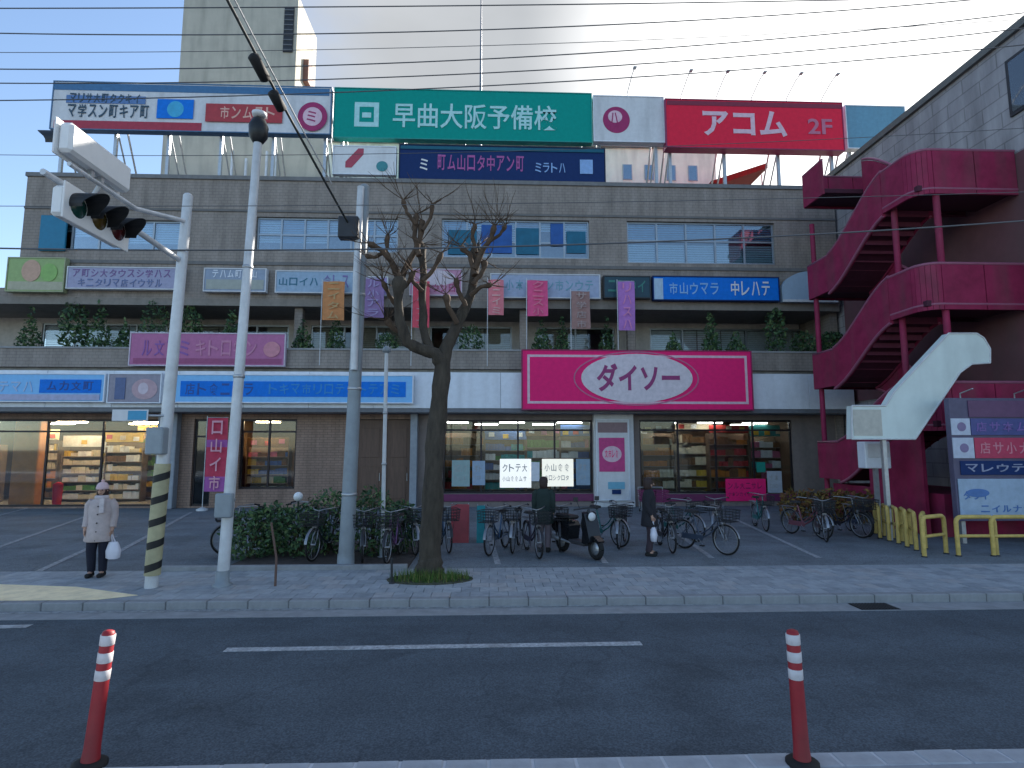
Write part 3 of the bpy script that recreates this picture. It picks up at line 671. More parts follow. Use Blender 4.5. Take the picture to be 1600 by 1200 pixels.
# ---------------- signs
def sign(name, label, cat, pb, Y, depth, face, frame, decals=(), legs=False, lamps=0, border=.04, group=None, brackets=True):
    x0, x1, z0, z1 = box_at(*pb, Y)
    t = thing(name, label, cat, ((x0 + x1) / 2, Y, z0), 0, group)
    mb = MB(); mb.bbox(x0 + border, x1 - border, Y, Y + depth, z0 + border, z1 - border, .01); mb.build('panel', face, t)
    mb = MB(); b = border
    mb.box(x0, x1, Y - .02, Y + depth + .01, z0, z0 + b); mb.box(x0, x1, Y - .02, Y + depth + .01, z1 - b, z1)
    mb.box(x0, x0 + b, Y - .02, Y + depth + .01, z0 + b, z1 - b); mb.box(x1 - b, x1, Y - .02, Y + depth + .01, z0 + b, z1 - b)
    mb.build('frame', frame, t)
    lay = 0
    for dc in decals:
        kind, name_, pb2, m_ = dc[:4]; a0, a1, c0, c1 = box_at(*pb2, Y); yy = Y - lay * .006; mb = MB(); lay += 1
        a0, a1 = max(a0, x0 + b + .003), min(a1, x1 - b - .003); c0, c1 = max(c0, z0 + b + .003), min(c1, z1 - b - .003)
        if kind == 'rect': mb.box(a0, a1, yy - .012, yy - .001, c0, c1)
        elif kind == 'text':
            chs, u0, u1, v0, v1 = text_chars(dc[4], dc[5]); sx, sz = (a1 - a0) / (u1 - u0), (c1 - c0) / (v1 - v0)
            for cv, cf in chs:
                if not cf: continue
                ml = MB(); ml.add([(a0 + (q.x - u0) * sx, yy - .001 - .012 * (.5 + q.z / .02), c0 + (q.y - v0) * sz) for q in cv], cf); lo_ = ml.build('letter', m_, t)
            continue
        elif kind == 'glyph': put_glyphs(mb, a0, a1, c0, c1, yy - .001, dc[4], dc[5])
        elif kind == 'oval': mb.prism(ellipse((a0 + a1) / 2, (c0 + c1) / 2, (a1 - a0) / 2, (c1 - c0) / 2)[::-1], yy - .012, yy - .001, 'Y')
        elif kind == 'ring': put_ring(mb, (a0 + a1) / 2, (c0 + c1) / 2, (a1 - a0) / 2, (c1 - c0) / 2, dc[4], yy - .001, .012)
        elif kind == 'outline':
            q = dc[4]; mb.box(a0, a1, yy - .012, yy - .001, c0, c0 + q); mb.box(a0, a1, yy - .012, yy - .001, c1 - q, c1); mb.box(a0, a0 + q, yy - .012, yy - .001, c0 + q, c1 - q); mb.box(a1 - q, a1, yy - .012, yy - .001, c0 + q, c1 - q)
        elif kind == 'poly':
            mb.prism([(a0 + (a1 - a0) * u, c0 + (c1 - c0) * v) for u, v in dc[4]], yy - .012, yy - .001, 'Y')
        mb.build(name_, m_, t, kind='stuff' if kind == 'glyph' else None)
    if legs:
        n = max(2, int((x1 - x0) / 2.2) + 1)
        for k in range(n):
            x = x0 + .3 + (x1 - x0 - .6) * k / (n - 1)
            mb = MB(); mb.box(x - .06, x + .06, Y + depth + .012, Y + depth + .13, ZR, z1 - .1)
            mb.tube([(x, Y + depth + .1, z1 - .4), (x, Y + depth + 2.2, ZR)], .04, 6); mb.tube([(x, Y + depth + .1, z0 + .2), (x, Y + depth + 1.5, ZR)], .035, 6)
            mb.build('leg', STEEL, t)
        mb = MB()
        for zz in (z0 + .25, z1 - .35): mb.box(x0 + .1, x1 - .1, Y + depth + .131, Y + depth + .2, zz, zz + .07)
        mb.build('rail', STEEL, t)
    elif brackets:
        for q in (.15, .85):
            for v in (.25, .75): mb = MB(); x = x0 + (x1 - x0) * q; zz = z0 + (z1 - z0) * v; mb.box(x - .03, x + .03, Y + depth + .001, Y + depth + brackets_len(Y, depth), zz - .03, zz + .03); mb.build('bracket', STEEL, t)
    for k in range(lamps):
        x = x0 + (x1 - x0) * (k + .5) / lamps
        mb = MB(); mb.tube([(x, Y + depth * .5, z1), (x, Y + depth * .5, z1 + .25), (x + .05, Y - .5, z1 + .62), (x + .06, Y - .85, z1 + .66)], .018, 6)
        la = mb.build('lamp_arm', mat('arm_grey', (.35, .36, .38), .5, .3), t)
        mb = MB(); mb.bbox(x - .01, x + .13, Y - 1.0, Y - .82, z1 + .61, z1 + .68, .02); mb.build('lamp_head', mat('lamp_pale', (.6, .6, .6), .5), la)
    return t
_WALL_Y = [YB]
def brackets_len(Y, depth): return max(.02, _WALL_Y[0] - Y - depth - .002)
YS = 22.75
DKTX = mat('dark_teal_text', (.03, .07, .11), .5); WTX = mat('white_text', (.75, .76, .77), .5, var=.03); PKTX = mat('pale_pink_text', (.72, .5, .58), .5)
LOGOM = mat('maroon_logo', (.34, .02, .12), .5); CYTX = mat('pale_cyan_text', (.42, .72, .72), .5)
sign('roof_sign', 'long white roof sign with dark text, red stripe and round maroon logo, leftmost on roof', 'billboard', (80, 131, 518, 206), YS, .3, OFFWH, mat('sign_blue_frame', (.08, .18, .32), .5),
     [('rect', 'stripe', (84, 134, 515, 145), mat('stripe_blue', (.05, .16, .32), .5)), ('rect', 'stripe', (84, 190, 315, 203), mat('stripe_red', (.4, .03, .06), .5)),
      ('rect', 'field', (104, 150, 228, 162), mat('field_blue', (.1, .2, .42), .5)),
      ('glyph', 'lettering', (106, 164, 236, 184), DKTX, 8, 3), ('glyph', 'lettering', (110, 147, 222, 161), DKTX, 9, 4),
      ('rect', 'emblem', (246, 156, 303, 186), BLUE), ('oval', 'emblem', (262, 159, 288, 184), mat('emblem_cyan', (.05, .4, .65), .5)),
      ('rect', 'field', (322, 164, 442, 192), mat('field_red', (.42, .04, .05), .5)), ('glyph', 'lettering', (345, 168, 434, 187), mat('pale_orange_text', (.7, .42, .34), .5), 5, 9),
      ('oval', 'emblem', (466, 161, 512, 206), LOGOM), ('oval', 'emblem', (474, 169, 504, 198), PKTX), ('glyph', 'lettering', (480, 175, 499, 192), LOGOM, 1, 5)], True, 0)
sign('roof_sign', 'green roof sign with white square mark and large pale lettering', 'billboard', (521, 141, 925, 219), YS, .3, GREEN, mat('sign_green_frame', (.02, .3, .26), .5),
     [('outline', 'emblem', (554, 160, 592, 198), CYTX, .2), ('rect', 'emblem', (566, 176, 580, 184), CYTX),
      ('text', 'lettering', (614, 163, 870, 202), CYTX, '早曲大阪予備校', .012)], True, 0)
sign('roof_sign', 'pale grey roof sign with round maroon logo between green and red signs', 'billboard', (927, 150, 1038, 222), YS, .3, OFFWH, PALEB,
     [('oval', 'emblem', (942, 167, 984, 208), LOGOM), ('oval', 'emblem', (950, 173, 972, 192), PKTX), ('glyph', 'lettering', (953, 176, 970, 200), LOGOM, 1, 8)], True, 1)
sign('roof_sign', 'red roof sign with white katakana lettering', 'billboard', (1040, 157, 1318, 233), YS - .15, .45, RED, mat('sign_plum_frame', (.28, .03, .1), .5),
     [('rect', 'stripe', (1042, 160, 1316, 167), mat('stripe_dark_red', (.22, .02, .05), .5)), ('text', 'lettering', (1098, 173, 1229, 213), PKTX, 'アコム', .03), ('text', 'lettering', (1262, 186, 1300, 210), mat('dim_pink_text', (.5, .16, .25), .5), '2F', .02)], True, 5)
sign('roof_sign', 'blank blue panel at the right end of the row of roof signs', 'billboard', (1322, 165, 1416, 233), YS, .3, mat('grey_blue_panel', (.13, .3, .42), .5, var=.1, dirt=.15), PALEB, [], True, 0)
_WALL_Y[0] = 29
sign('roof_sign', 'small white roof sign with red and teal marks, left of navy sign', 'billboard', (520, 228, 619, 273), YS - .02, .2, WHITE, PALEB,
     [('poly', 'emblem', (540, 232, 568, 262), mat('emblem_red', (.42, .06, .1), .5), [(0, 0), (.35, 0), (1, .7), (1, 1), (.7, 1), (0, .3)]), ('oval', 'emblem', (588, 252, 606, 268), mat('emblem_teal', (.05, .25, .28), .5))], True, 0)
sign('roof_sign', 'wide navy roof sign with magenta and pale blue lettering under green sign', 'billboard', (623, 228, 946, 283), YS - .02, .2, NAVY, mat('sign_navy_frame', (.01, .02, .05), .5),
     [('glyph', 'emblem', (656, 248, 672, 266), WTX, 1, 5), ('glyph', 'lettering', (684, 243, 822, 267), mat('magenta_text', (.42, .1, .32), .5), 9, 12), ('glyph', 'lettering', (836, 255, 886, 270), mat('blue_text', (.25, .42, .72), .5), 4, 13), ('rect', 'emblem', (906, 250, 926, 272), mat('blue_text', (.25, .42, .72), .5)), ('rect', 'stripe', (626, 231, 943, 236), mat('stripe_teal', (.0, .1, .16), .5))], True, 0)

# ---------------- row of shop signs over the balcony
_WALL_Y[0] = YB
YF = YB - .28
sign('shop_sign', 'green and yellow sign with fruit shapes at left end of the sign row', 'sign', (10, 402, 101, 456), YF, .2, mat('lime_panel', (.3, .42, .16), .5, var=.1), mat('lime_frame', (.35, .38, .22), .5),
     [('rect', 'stripe', (12, 440, 99, 453), mat('tan_stripe', (.42, .4, .28), .5)), ('oval', 'emblem', (34, 406, 64, 440), mat('peach_emblem', (.55, .34, .24), .5)), ('oval', 'emblem', (64, 412, 90, 440), mat('leaf_emblem', (.25, .45, .12), .5))])
sign('shop_sign', 'pale lilac sign with two rows of small lettering beside the green sign', 'sign', (104, 417, 284, 452), YF, .2, mat('lilac_panel', (.34, .34, .48), .5), OFFWH,
     [('glyph', 'lettering', (114, 421, 270, 433), mat('purple_text', (.2, .12, .28), .5), 11, 31), ('glyph', 'lettering', (122, 436, 256, 448), mat('slate_text', (.14, .18, .34), .5), 10, 32)])
sign('shop_sign', 'grey-blue and beige sign between two grey poles', 'sign', (318, 419, 416, 456), YF, .2, mat('greyblue_face', (.28, .34, .44), .5), OFFWH, [('rect', 'field', (322, 437, 412, 452), mat('beige_field', (.36, .38, .34), .5)), ('glyph', 'lettering', (332, 422, 404, 434), PALEB, 6, 33)])
sign('shop_sign', 'pale blue sign with dark teal lettering left of the middle pole', 'sign', (430, 423, 558, 458), YF, .2, mat('paleblue_face', (.3, .42, .55), .5), OFFWH, [('glyph', 'lettering', (436, 434, 500, 446), mat('teal_text', (.03, .16, .24), .5), 4, 34), ('glyph', 'lettering', (506, 430, 548, 450), mat('violet_text', (.2, .16, .38), .5), 3, 35)])
sign('shop_sign', 'small violet sign between middle pole and tree', 'sign', (566, 432, 606, 462), YF, .2, mat('violet_face', (.36, .28, .52), .5), OFFWH, [('glyph', 'lettering', (572, 437, 600, 457), mat('deep_violet', (.16, .08, .26), .5), 2, 36)])
sign('shop_sign', 'rounded pink sign with pale top behind the tree limbs', 'sign', (640, 420, 722, 462), YF, .2, mat('rose_face', (.5, .24, .36), .5), mat('pale_rose', (.58, .5, .55), .5), [('oval', 'emblem', (655, 422, 712, 446), mat('pale_rose', (.58, .5, .55), .5)), ('glyph', 'lettering', (650, 444, 714, 456), mat('dark_rose', (.35, .06, .16), .5), 5, 37)])
sign('shop_sign', 'long pale blue sign with faint teal marks behind the pink banners', 'sign', (766, 428, 938, 466), YF, .2, mat('paleblue_face2', (.34, .4, .54), .5), OFFWH, [('glyph', 'lettering', (790, 438, 930, 454), mat('faint_teal', (.16, .34, .42), .5), 9, 38)])
sign('shop_sign', 'dark teal sign right of the long pale blue sign', 'sign', (943, 431, 1017, 466), YF, .2, mat('darkteal_face', (.015, .06, .09), .5), DARK, [('glyph', 'lettering', (950, 438, 1012, 456), mat('dull_green', (.04, .2, .17), .5), 4, 39)])
sign('shop_sign', 'bright blue sign with pale lettering near right end of sign row', 'sign', (1020, 432, 1218, 470), YF, .2, BLUE, NAVY, [('rect', 'field', (1022, 435, 1036, 468), mat('pale_field', (.4, .55, .68), .5)), ('glyph', 'lettering', (1046, 442, 1126, 460), mat('light_blue_text', (.25, .48, .78), .5), 5, 40), ('glyph', 'lettering', (1142, 440, 1206, 462), WTX, 4, 41)])
# arched pale sign
x0, x1, z0, z1 = box_at(1222, 424, 1308, 472, YF)
ar = thing('shop_sign', 'blank pale blue arched sign at right end of the sign row', 'sign', ((x0 + x1) / 2, YF, z0))
n = 14; h0 = (z1 - z0) * .5
poly = [(x0, z0), (x1, z0)] + [(x1 + (x0 - x1) * k / n, z0 + h0 + (z1 - z0 - h0) * math.sin(PI * k / n) ** .6) for k in range(n + 1)]
mb = MB(); mb.prism(poly, YF, YF + .2, 'Y'); mb.build('panel', mat('arch_panel', (.36, .48, .6), .5, var=.06, dirt=.1), ar)
mb = MB(); mb.box(x0, x1, YF - .02, YF - .002, z0, z0 + .1); mb.build('stripe', OFFWH, ar)
mb = MB(); mb.box(x0 + .3, x1 - .3, YF + .201, YB - .002, z0 + .3, z0 + .36); mb.build('bracket', STEEL, ar)
# camera box on the wall right of the balcony
c = U(1338, 500, YB)
cb = thing('speaker_box', 'small white box with dark front on the wall right of balcony', 'box', (c.x, 21.9, c.z - .35))
mb = MB(); mb.bbox(c.x - .3, c.x + .3, 21.75, 21.995, c.z - .35, c.z + .35, .03); mb.build('case', OFFWH, cb)
mb = MB(); mb.box(c.x - .12, c.x + .12, 21.74, 21.748, c.z - .15, c.z + .2); mb.build('grille', DARK, cb)
mb = MB(); mb.box(c.x - .1, c.x + .1, 21.8, 22.0, ZBT + .072, c.z - .352); mb.build('bracket', STEEL, cb)

# ---------------- big fascia signs
_WALL_Y[0] = 21.83
sign('fascia_sign', 'large magenta sign with white oval and katakana lettering over the shop', 'sign', (815, 547, 1176, 641), 21.5, .2, PINK, mat('plum_frame', (.3, .02, .1), .5),
     [('outline', 'border', (824, 555, 1168, 631), PKTX, .09), ('ring', 'border', (896, 549, 1092, 634), mat('rose_ring', (.55, .14, .27), .5), .05), ('oval', 'emblem', (908, 553, 1082, 629), mat('oval_white', (.7, .62, .66), .5)),
      ('text', 'lettering', (932, 568, 1062, 612), mat('plum_text', (.3, .035, .16), .5), 'ダイソー', .03)])
sign('fascia_sign', 'blue and pale fascia sign at left edge above the lit shop', 'sign', (-120, 583, 164, 628), 21.62, .15, SKYB, PALEB,
     [('rect', 'field', (62, 593, 158, 614), BLUE), ('glyph', 'lettering', (-60, 596, 56, 612), mat('pale_sky', (.38, .52, .74), .5), 6, 51), ('glyph', 'lettering', (74, 596, 150, 610), mat('deep_blue', (.01, .07, .3), .5), 4, 52), ('rect', 'stripe', (-110, 616, 156, 625), mat('lavender_stripe', (.4, .42, .6), .5))])
sign('fascia_sign', 'grey-pink logo panel between the two blue fascia signs', 'sign', (168, 583, 252, 630), 21.62, .15, mat('greypink_face', (.3, .28, .34), .5), PALEB,
     [('oval', 'emblem', (206, 592, 246, 624), mat('dusty_pink', (.5, .34, .38), .5)), ('oval', 'emblem', (216, 598, 232, 616), mat('pale_dusty', (.62, .52, .58), .5)), ('rect', 'stripe', (180, 590, 196, 624), mat('slate_blue', (.1, .14, .28), .5))])
sign('fascia_sign', 'long blue fascia sign with dark blue band above the brown wall', 'sign', (262, 585, 646, 630), 21.62, .15, SKYB, PALEB,
     [('rect', 'field', (282, 596, 634, 620), BLUE), ('glyph', 'lettering', (290, 599, 400, 617), mat('deep_blue', (.01, .07, .3), .5), 6, 61), ('glyph', 'lettering', (420, 600, 628, 616), mat('mid_blue', (.02, .25, .62), .5), 12, 62)])
_WALL_Y[0] = 22.0
sign('balcony_sign', 'pink sign with faint purple lettering hung on the left balcony parapet', 'sign', (202, 520, 446, 572), 21.78, .12, mat('pink_face', (.45, .14, .3), .5, var=.1), mat('pale_pink_frame', (.6, .52, .6), .5),
     [('rect', 'stripe', (208, 560, 440, 568), mat('dark_pink_stripe', (.32, .07, .18), .5)), ('glyph', 'lettering', (222, 532, 300, 556), mat('purple_print', (.26, .1, .36), .5), 4, 71), ('glyph', 'lettering', (306, 532, 405, 556), mat('pink_print', (.55, .22, .36), .5), 5, 72), ('oval', 'emblem', (412, 534, 438, 558), mat('coral_emblem', (.6, .24, .3), .5))])
_WALL_Y[0] = YG - .35
sign('pillar_sign', 'narrow white pillar sign with pink square between the two big windows', 'sign', (932, 655, 984, 782), YG - .48, .1, OFFWH, PALEB,
     [('rect', 'stripe', (934, 660, 980, 676), mat('grey_rose', (.26, .17, .18), .5)), ('rect', 'field', (936, 684, 976, 737), mat('pink_field', (.55, .05, .22), .5)), ('oval', 'emblem', (941, 697, 971, 722), PKTX), ('glyph', 'lettering', (945, 703, 967, 715), PINK, 4, 81), ('rect', 'field', (950, 753, 976, 764), mat('cyan_field', (.16, .42, .56), .5)), ('rect', 'stripe', (956, 765, 970, 772), NAVY)])
# posters inside the big window
_WALL_Y[0] = YG + .06
CHARS_ = CHARS
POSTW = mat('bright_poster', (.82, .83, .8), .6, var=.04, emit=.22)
def poster(label, pb, m_, lettering=0, ink=None, seed=1, y=YG + .2):
    x0, x1, z0, z1 = box_at(*pb, y)
    t = thing('poster', label, 'poster', ((x0 + x1) / 2, y, z0), 0, 'posters in the shop windows')
    mb = MB(); mb.box(x0, x1, y, y + .004, z0, z1); mb.build('sheet', m_, t)
    if lettering:
        mb = MB(); put_glyphs(mb, x0 + .1, x1 - .1, z0 + (z1 - z0) * .55, z0 + (z1 - z0) * .82, y - .001, lettering * 2, seed, d=.003); put_glyphs(mb, x0 + .1, x1 - .15, z0 + (z1 - z0) * .22, z0 + (z1 - z0) * .4, y - .001, lettering * 3, seed + 1, d=.003); mb.build('lettering', ink, t, kind='stuff')
    return t
INK = mat('grey_ink', (.35, .36, .37), .6)
poster('white poster with grey lettering low in the big window, left of the pair', (781, 717, 830, 762), POSTW, 2, INK, 91, YG - .012)
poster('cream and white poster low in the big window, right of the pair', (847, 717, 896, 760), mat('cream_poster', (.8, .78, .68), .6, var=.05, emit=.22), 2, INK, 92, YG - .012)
poster('small white poster between the two large white posters', (828, 722, 843, 752), mat('white_small', (.72, .74, .8), .6), 0, y=YG - .012)
poster('pale teal poster low in the big window behind the tree', (706, 719, 734, 760), mat('tealpale', (.3, .42, .42), .6), 2, INK, 93, YG - .012)
poster('pale blue poster right of the teal poster in big window', (738, 720, 758, 758), mat('bluepale', (.32, .42, .55), .6), 1, INK, 94, YG - .012)
poster('grey-blue poster beside the pillar sign', (900, 717, 922, 758), mat('greyblue_poster', (.26, .36, .46), .6), 1, INK, 95, YG - .012)
poster('magenta poster low in right window beside the carts', (1134, 748, 1197, 783), PINK, 3, mat('dark_plum', (.3, .01, .1), .5), 96, YG - .08)
poster('pale grey poster right of the magenta poster', (1199, 736, 1222, 770), mat('palegrey_poster', (.4, .44, .5), .6), 1, INK, 97, YG - .08)
poster('small green poster above the magenta poster', (1182, 722, 1196, 738), mat('green_poster', (.01, .25, .2), .6), 0, y=YG - .08)
# red standing banner by the brown wall
def banner(label, cat, pb, Y, m_, ink, n, seed, zbase, name='banner', grp='upright banners along the balcony', stripe=None):
    x0, x1, z0, z1 = box_at(*pb, Y); rng = random.Random(seed)
    t = thing(name, label, cat, (x0 - .04, Y, zbase), 0, grp)
    mb = MB(); mb.tube([(x0 - .03, Y, zbase), (x0 - .03, Y, z1 + .08)], .014, 6); mb.tube([(x0 - .03, Y, z1 + .02), (x1, Y, z1 + .02)], .009, 6)
    if zbase < 1: mb.lathe([(.2, 0), (.2, .06), (.05, .12)], (x0 - .03, Y, zbase), 12)
    mb.build('pole', POLEM, t)
    mb = MB(); nx, nz = 5, 10; ph = rng.uniform(0, 6); vs_ = []
    for j in range(nz + 1):
        for i in range(nx + 1):
            u, v = i / nx, j / nz
            vs_.append((x0 + (x1 - x0) * u, Y + .05 * u * math.sin(v * 4 + ph + u * 2) + .02 * math.sin(u * 7 + ph), z0 + (z1 - z0) * v))
    mb.add(vs_, [(j * (nx + 1) + i, j * (nx + 1) + i + 1, (j + 1) * (nx + 1) + i + 1, (j + 1) * (nx + 1) + i) for j in range(nz) for i in range(nx)], smooth=True)
    if stripe:
        for k in range(len(mb.m)):
            if (k // nx) in (0, 1, 6): mb.m[k] = 1
    cl = mb.build('cloth', [m_, stripe or m_], t)
    mb = MB(); c = (z1 - z0) / n
    for k in range(n): put_glyph(mb, x0 + (x1 - x0) * .25, x0 + (x1 - x0) * .78, z1 - c * (k + .9), z1 - c * (k + .15), Y - .075, rng, .004)
    mb.build('lettering', ink, cl, kind='stuff')
    return t
banner('red upright banner standing by the brown wall beside the lamp pole', 'banner', (322, 653, 354, 768), 21.9, mat('crimson_cloth', (.52, .05, .1), .8), mat('pink_ink', (.7, .35, .42), .8), 4, 5, ZG, 'banner', None, mat('violet_cloth', (.36, .1, .34), .8))
bz = ZBF + .12
for k, (pb, c, c2) in enumerate(((( 504, 440, 538, 500), (.58, .25, .1), (.5, .34, .16)), ((566, 436, 600, 496), (.28, .18, .36), (.36, .3, .5)), ((645, 440, 671, 512), (.66, .09, .13), (.55, .25, .28)), ((763, 437, 787, 492), (.72, .22, .26), (.7, .42, .4)), ((824, 438, 856, 494), (.74, .1, .25), (.75, .2, .3)), ((893, 455, 922, 514), (.34, .2, .18), (.42, .32, .3)), ((966, 440, 992, 516), (.46, .2, .55), (.65, .25, .45)))):
    banner(('orange-brown banner left of the middle pole', 'violet banner just right of the middle pole', 'red banner behind the tree limbs', 'salmon pink banner just right of the tree', 'bright pink banner in the middle of the balcony', 'brownish banner left of the violet banner', 'tall violet banner above the magenta sign')[k] + ' on balcony', 'banner', pb, 21.88, mat('cloth_%d' % k, c, .85), mat('cloth_ink_%d' % k, c2, .85), 4, 200 + k, ZBT - .6)

# ---------------- potted shrubs on the balcony
LEAFD = [mat('leaf_dark', (.03, .07, .035), .7, var=.3), mat('leaf_mid', (.055, .12, .045), .7, var=.3), mat('leaf_light', (.11, .17, .06), .7, var=.3)]
def foliage(mb, c, rx, rz, n, size, rng, shape='ball', mats=3):
    for _ in range(n):
        while True:
            p = Vector((rng.uniform(-1, 1), rng.uniform(-1, 1), rng.uniform(-1, 1)))
            if shape == 'ball' and p.length <= 1: break
            if shape == 'cone' and math.hypot(p.x, p.y) <= (1 - p.z) / 2 * .9 + .12: break
        if shape == 'ball' and rng.random() < .6 and p.length > .05: p = p.normalized() * rng.uniform(.75, 1.08)
        q = Vector(c) + Vector((p.x * rx, p.y * rx, p.z * rz))
        d = Vector((rng.uniform(-1, 1), rng.uniform(-1, 1), rng.uniform(-.3, 1))).normalized(); e = d.orthogonal().normalized()
        e = (Matrix.Rotation(rng.uniform(0, 6.28), 3, d) @ e); f = d.cross(e); s_ = size * rng.uniform(.6, 1.4)
        mb.add([q - e * s_, q + f * s_ * .45, q + e * s_, q - f * s_ * .45], [(0, 1, 2, 3)], rng.choice((0, 0, 1, 1, 2)) if mats == 3 else 0)
proto = None
BPL = [(46, 'at the left edge of the balcony'), (116, 'left of the two dark shrubs in front of the pale curtain'), (150, 'right of the two dark shrubs in front of the pale curtain'), (200, 'left of the pink sign'), (246, 'above the left end of the pink sign'), (300, 'right of the signal pole'), (362, 'above the middle of the pink sign'), (472, 'between pink sign and orange banner'), (530, 'under the orange banner'), (610, 'just left of the tree limbs'), (735, 'under the salmon banner'), (842, 'under the bright pink banner'), (876, 'left of the brownish banner'), (948, 'left of the tall violet banner'), (1055, 'above the right part of magenta sign'), (1112, 'leftmost of the close trio right of violet banner'), (1155, 'middle of the trio above the right end of magenta sign'), (1212, 'right of the magenta sign, in front of pale blind'), (1252, 'below the arched sign'), (1302, 'nearest the right end of the balcony')]
for k, (px, where) in enumerate(BPL):
    rng = random.Random(300 + k)
    x = xf(px + rng.uniform(-6, 6), 520, 22.6)
    if k % 3 == 0 or proto is None or True:
        t = thing('potted_shrub', 'dark green potted shrub ' + where, 'plant', (x, 22.6, bz), 0, 'potted shrubs along the balcony')
        mb = MB(); mb.lathe([(.14, 0), (.2, .3), (.22, .3), (.22, .34), (.18, .34)], (x, 22.6, bz), 12); mb.build('pot', mat('terracotta_pot', (.2, .1, .07), .8), t)
        hgt = rng.choice((.55, .75, .9, 1.05, 1.15)) * (1.1 if px < 260 or px > 1000 else .9)
        mb = MB(); mb.tube([(x, 22.6, bz + .3), (x, 22.6, bz + .8)], .02, 6); mb.build('stem', mat('stem_brown', (.06, .045, .03), .9), t)
        mb = MB(); foliage(mb, (x, 22.6, bz + .42 + hgt * .95), .42 + rng.uniform(0, .14), hgt * .95, rng.randint(340, 620), rng.uniform(.06, .1), rng, rng.choice(('cone', 'cone', 'ball'))); mb.build('foliage', LEAFD, t)

# ================================================================== RIGHT WING AND STAIRS
WX = 14.42
wing = thing('side_wing', 'tall grey side building with flat roof at the right edge behind the stairs', 'building', (WX + 4, 22, ZG))
SID = tile_mat('wing_siding', (.36, .345, .355), (.385, .37, .38), (.25, .24, .245), 1.2, .45, 'YZ')
ZW = 13.75
hw = [(14.3, 15.9, 10.9, 12.4)]
mb = MB(); mb.box(WX, WX + 9, 12.2, 33, ZG, ZW); mb.build('wall', SID, wing)
mb = MB(); mb.box(WX - .12, WX + 9.1, 12.1, 33.1, ZW, ZW + .22); mb.build('coping', mat('wing_coping', (.15, .15, .14), .7), wing)
mb = MB(); mb.box(WX - .05, WX - .002, 12.3, 22.4, ZG + 4.1, ZG + 10.3); mb.build('maroon_cladding', mat('brown_cladding', (.17, .075, .085), .8, var=.12, scale=2, dirt=.3), wing)
a = MB(); a.box(WX - .06, WX - .003, 12.6, 14.5, 11.5, 13.15); wn = a.build('window', DARK, wing)
a = MB(); a.box(WX - .07, WX - .062, 12.7, 14.4, 11.6, 13.05); a.build('pane', WGLASS, wn)

st = thing('outdoor_staircase', 'maroon switchback outdoor staircase with solid curved balustrades at right', 'staircase', (13, 17, ZG))
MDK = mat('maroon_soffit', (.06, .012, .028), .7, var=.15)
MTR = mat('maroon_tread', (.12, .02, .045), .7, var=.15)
SX0, SX1, SXM = 11.5, WX - .06, 12.95
FY0, FY1, RY0, RY1 = 14.45, 15.85, 18.7, 20.0
levels_front = [9.35, 6.15, 2.95]
levels_rear = [11.25, 7.8, 4.55, 1.45]
def landing(y0, y1, z, front):
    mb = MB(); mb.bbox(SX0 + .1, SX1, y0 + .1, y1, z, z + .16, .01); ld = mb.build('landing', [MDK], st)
    return ld
def rail_cap(pts):
    mb = MB(); mb.tube(pts, .045, 8); return mb
CAPM = mat('pale_rose_cap', (.3, .1, .16), .45, var=.1)
BAL = None
def baluster(x, y, z0, z1):
    global BAL
    if BAL is None:
        mb = MB(); mb.tube([(0, 0, 0), (0, 0, 1)], .0135, 6); BAL = mb.build('baluster', MAROON, st, world=False); o = BAL
    else:
        o = BAL.copy(); COL.objects.link(o)
    o.location = Vector((x, y, z0)) - Vector(st['_o']); o.scale = (1, 1, z1 - z0)
def along(pts, step):
    out_ = []; acc = 0
    for (xa, ya), (xb, yb) in zip(pts, pts[1:]):
        L_ = math.hypot(xb - xa, yb - ya); t = -acc
        while t + step <= L_: t += step; out_.append((xa + (xb - xa) * t / L_, ya + (yb - ya) * t / L_))
        acc = L_ - t
    return out_
RC = [(SX0 + .5 - .45 * math.cos(t), FY0 + .5 - .45 * math.sin(t)) for t in [PI / 2 * k / 6 for k in range(6, -1, -1)]]
def panel_run(path, z0, z1, nm='balustrade_panel', n_per=1):
    for (xa, ya), (xb, yb) in zip(path, path[1:]):
        L_ = math.hypot(xb - xa, yb - ya); k_ = max(1, round(L_ / .95))
        for i in range(k_):
            g_ = .006 if L_ > .4 else .0
            t0, t1 = i / k_ + g_, (i + 1) / k_ - g_
            p, q = Vector((xa + (xb - xa) * t0, ya + (yb - ya) * t0, 0)), Vector((xa + (xb - xa) * t1, ya + (yb - ya) * t1, 0))
            d = (q - p).normalized(); n_ = Vector((-d.y, d.x, 0)) * .035; mb = MB(); v = [p - n_, q - n_, q + n_, p + n_]
            mb.add([(c.x, c.y, z0) for c in v] + [(c.x, c.y, z1) for c in v], [(0, 1, 5, 4), (1, 2, 6, 5), (2, 3, 7, 6), (3, 0, 4, 7), (4, 5, 6, 7), (3, 2, 1, 0)])
            mb.build(nm, MAROON, st)
for z in levels_front:
    landing(FY0, FY1, z, True)
    path = [(SX1, FY0 + .05)] + RC + [(SX0 + .05, FY1)]
    panel_run(path, z + .06, z + 1.12)
    panel_run([(x, y) for x, y in path], z - .1, z + .05, 'edge_beam')
    rail_cap([(x, y, z + 1.16) for x, y in path]).build('handrail', CAPM, st)
    rail_cap([(x, y, z + .05) for x, y in path]).build('bottom_rail', CAPM, st)
for z in levels_rear:
    landing(RY0, RY1, z, False)
    path = [(SX0 + .05, RY0 + .004), (SX0 + .05, RY1 - .05), (SX1, RY1 - .05)]
    panel_run(path, z - .08, z + 1.12)
    rail_cap([(x, y, z + 1.16) for x, y in path]).build('handrail', CAPM, st)
def ease(t): return t * t * (3 - 2 * t) * .55 + t * .45
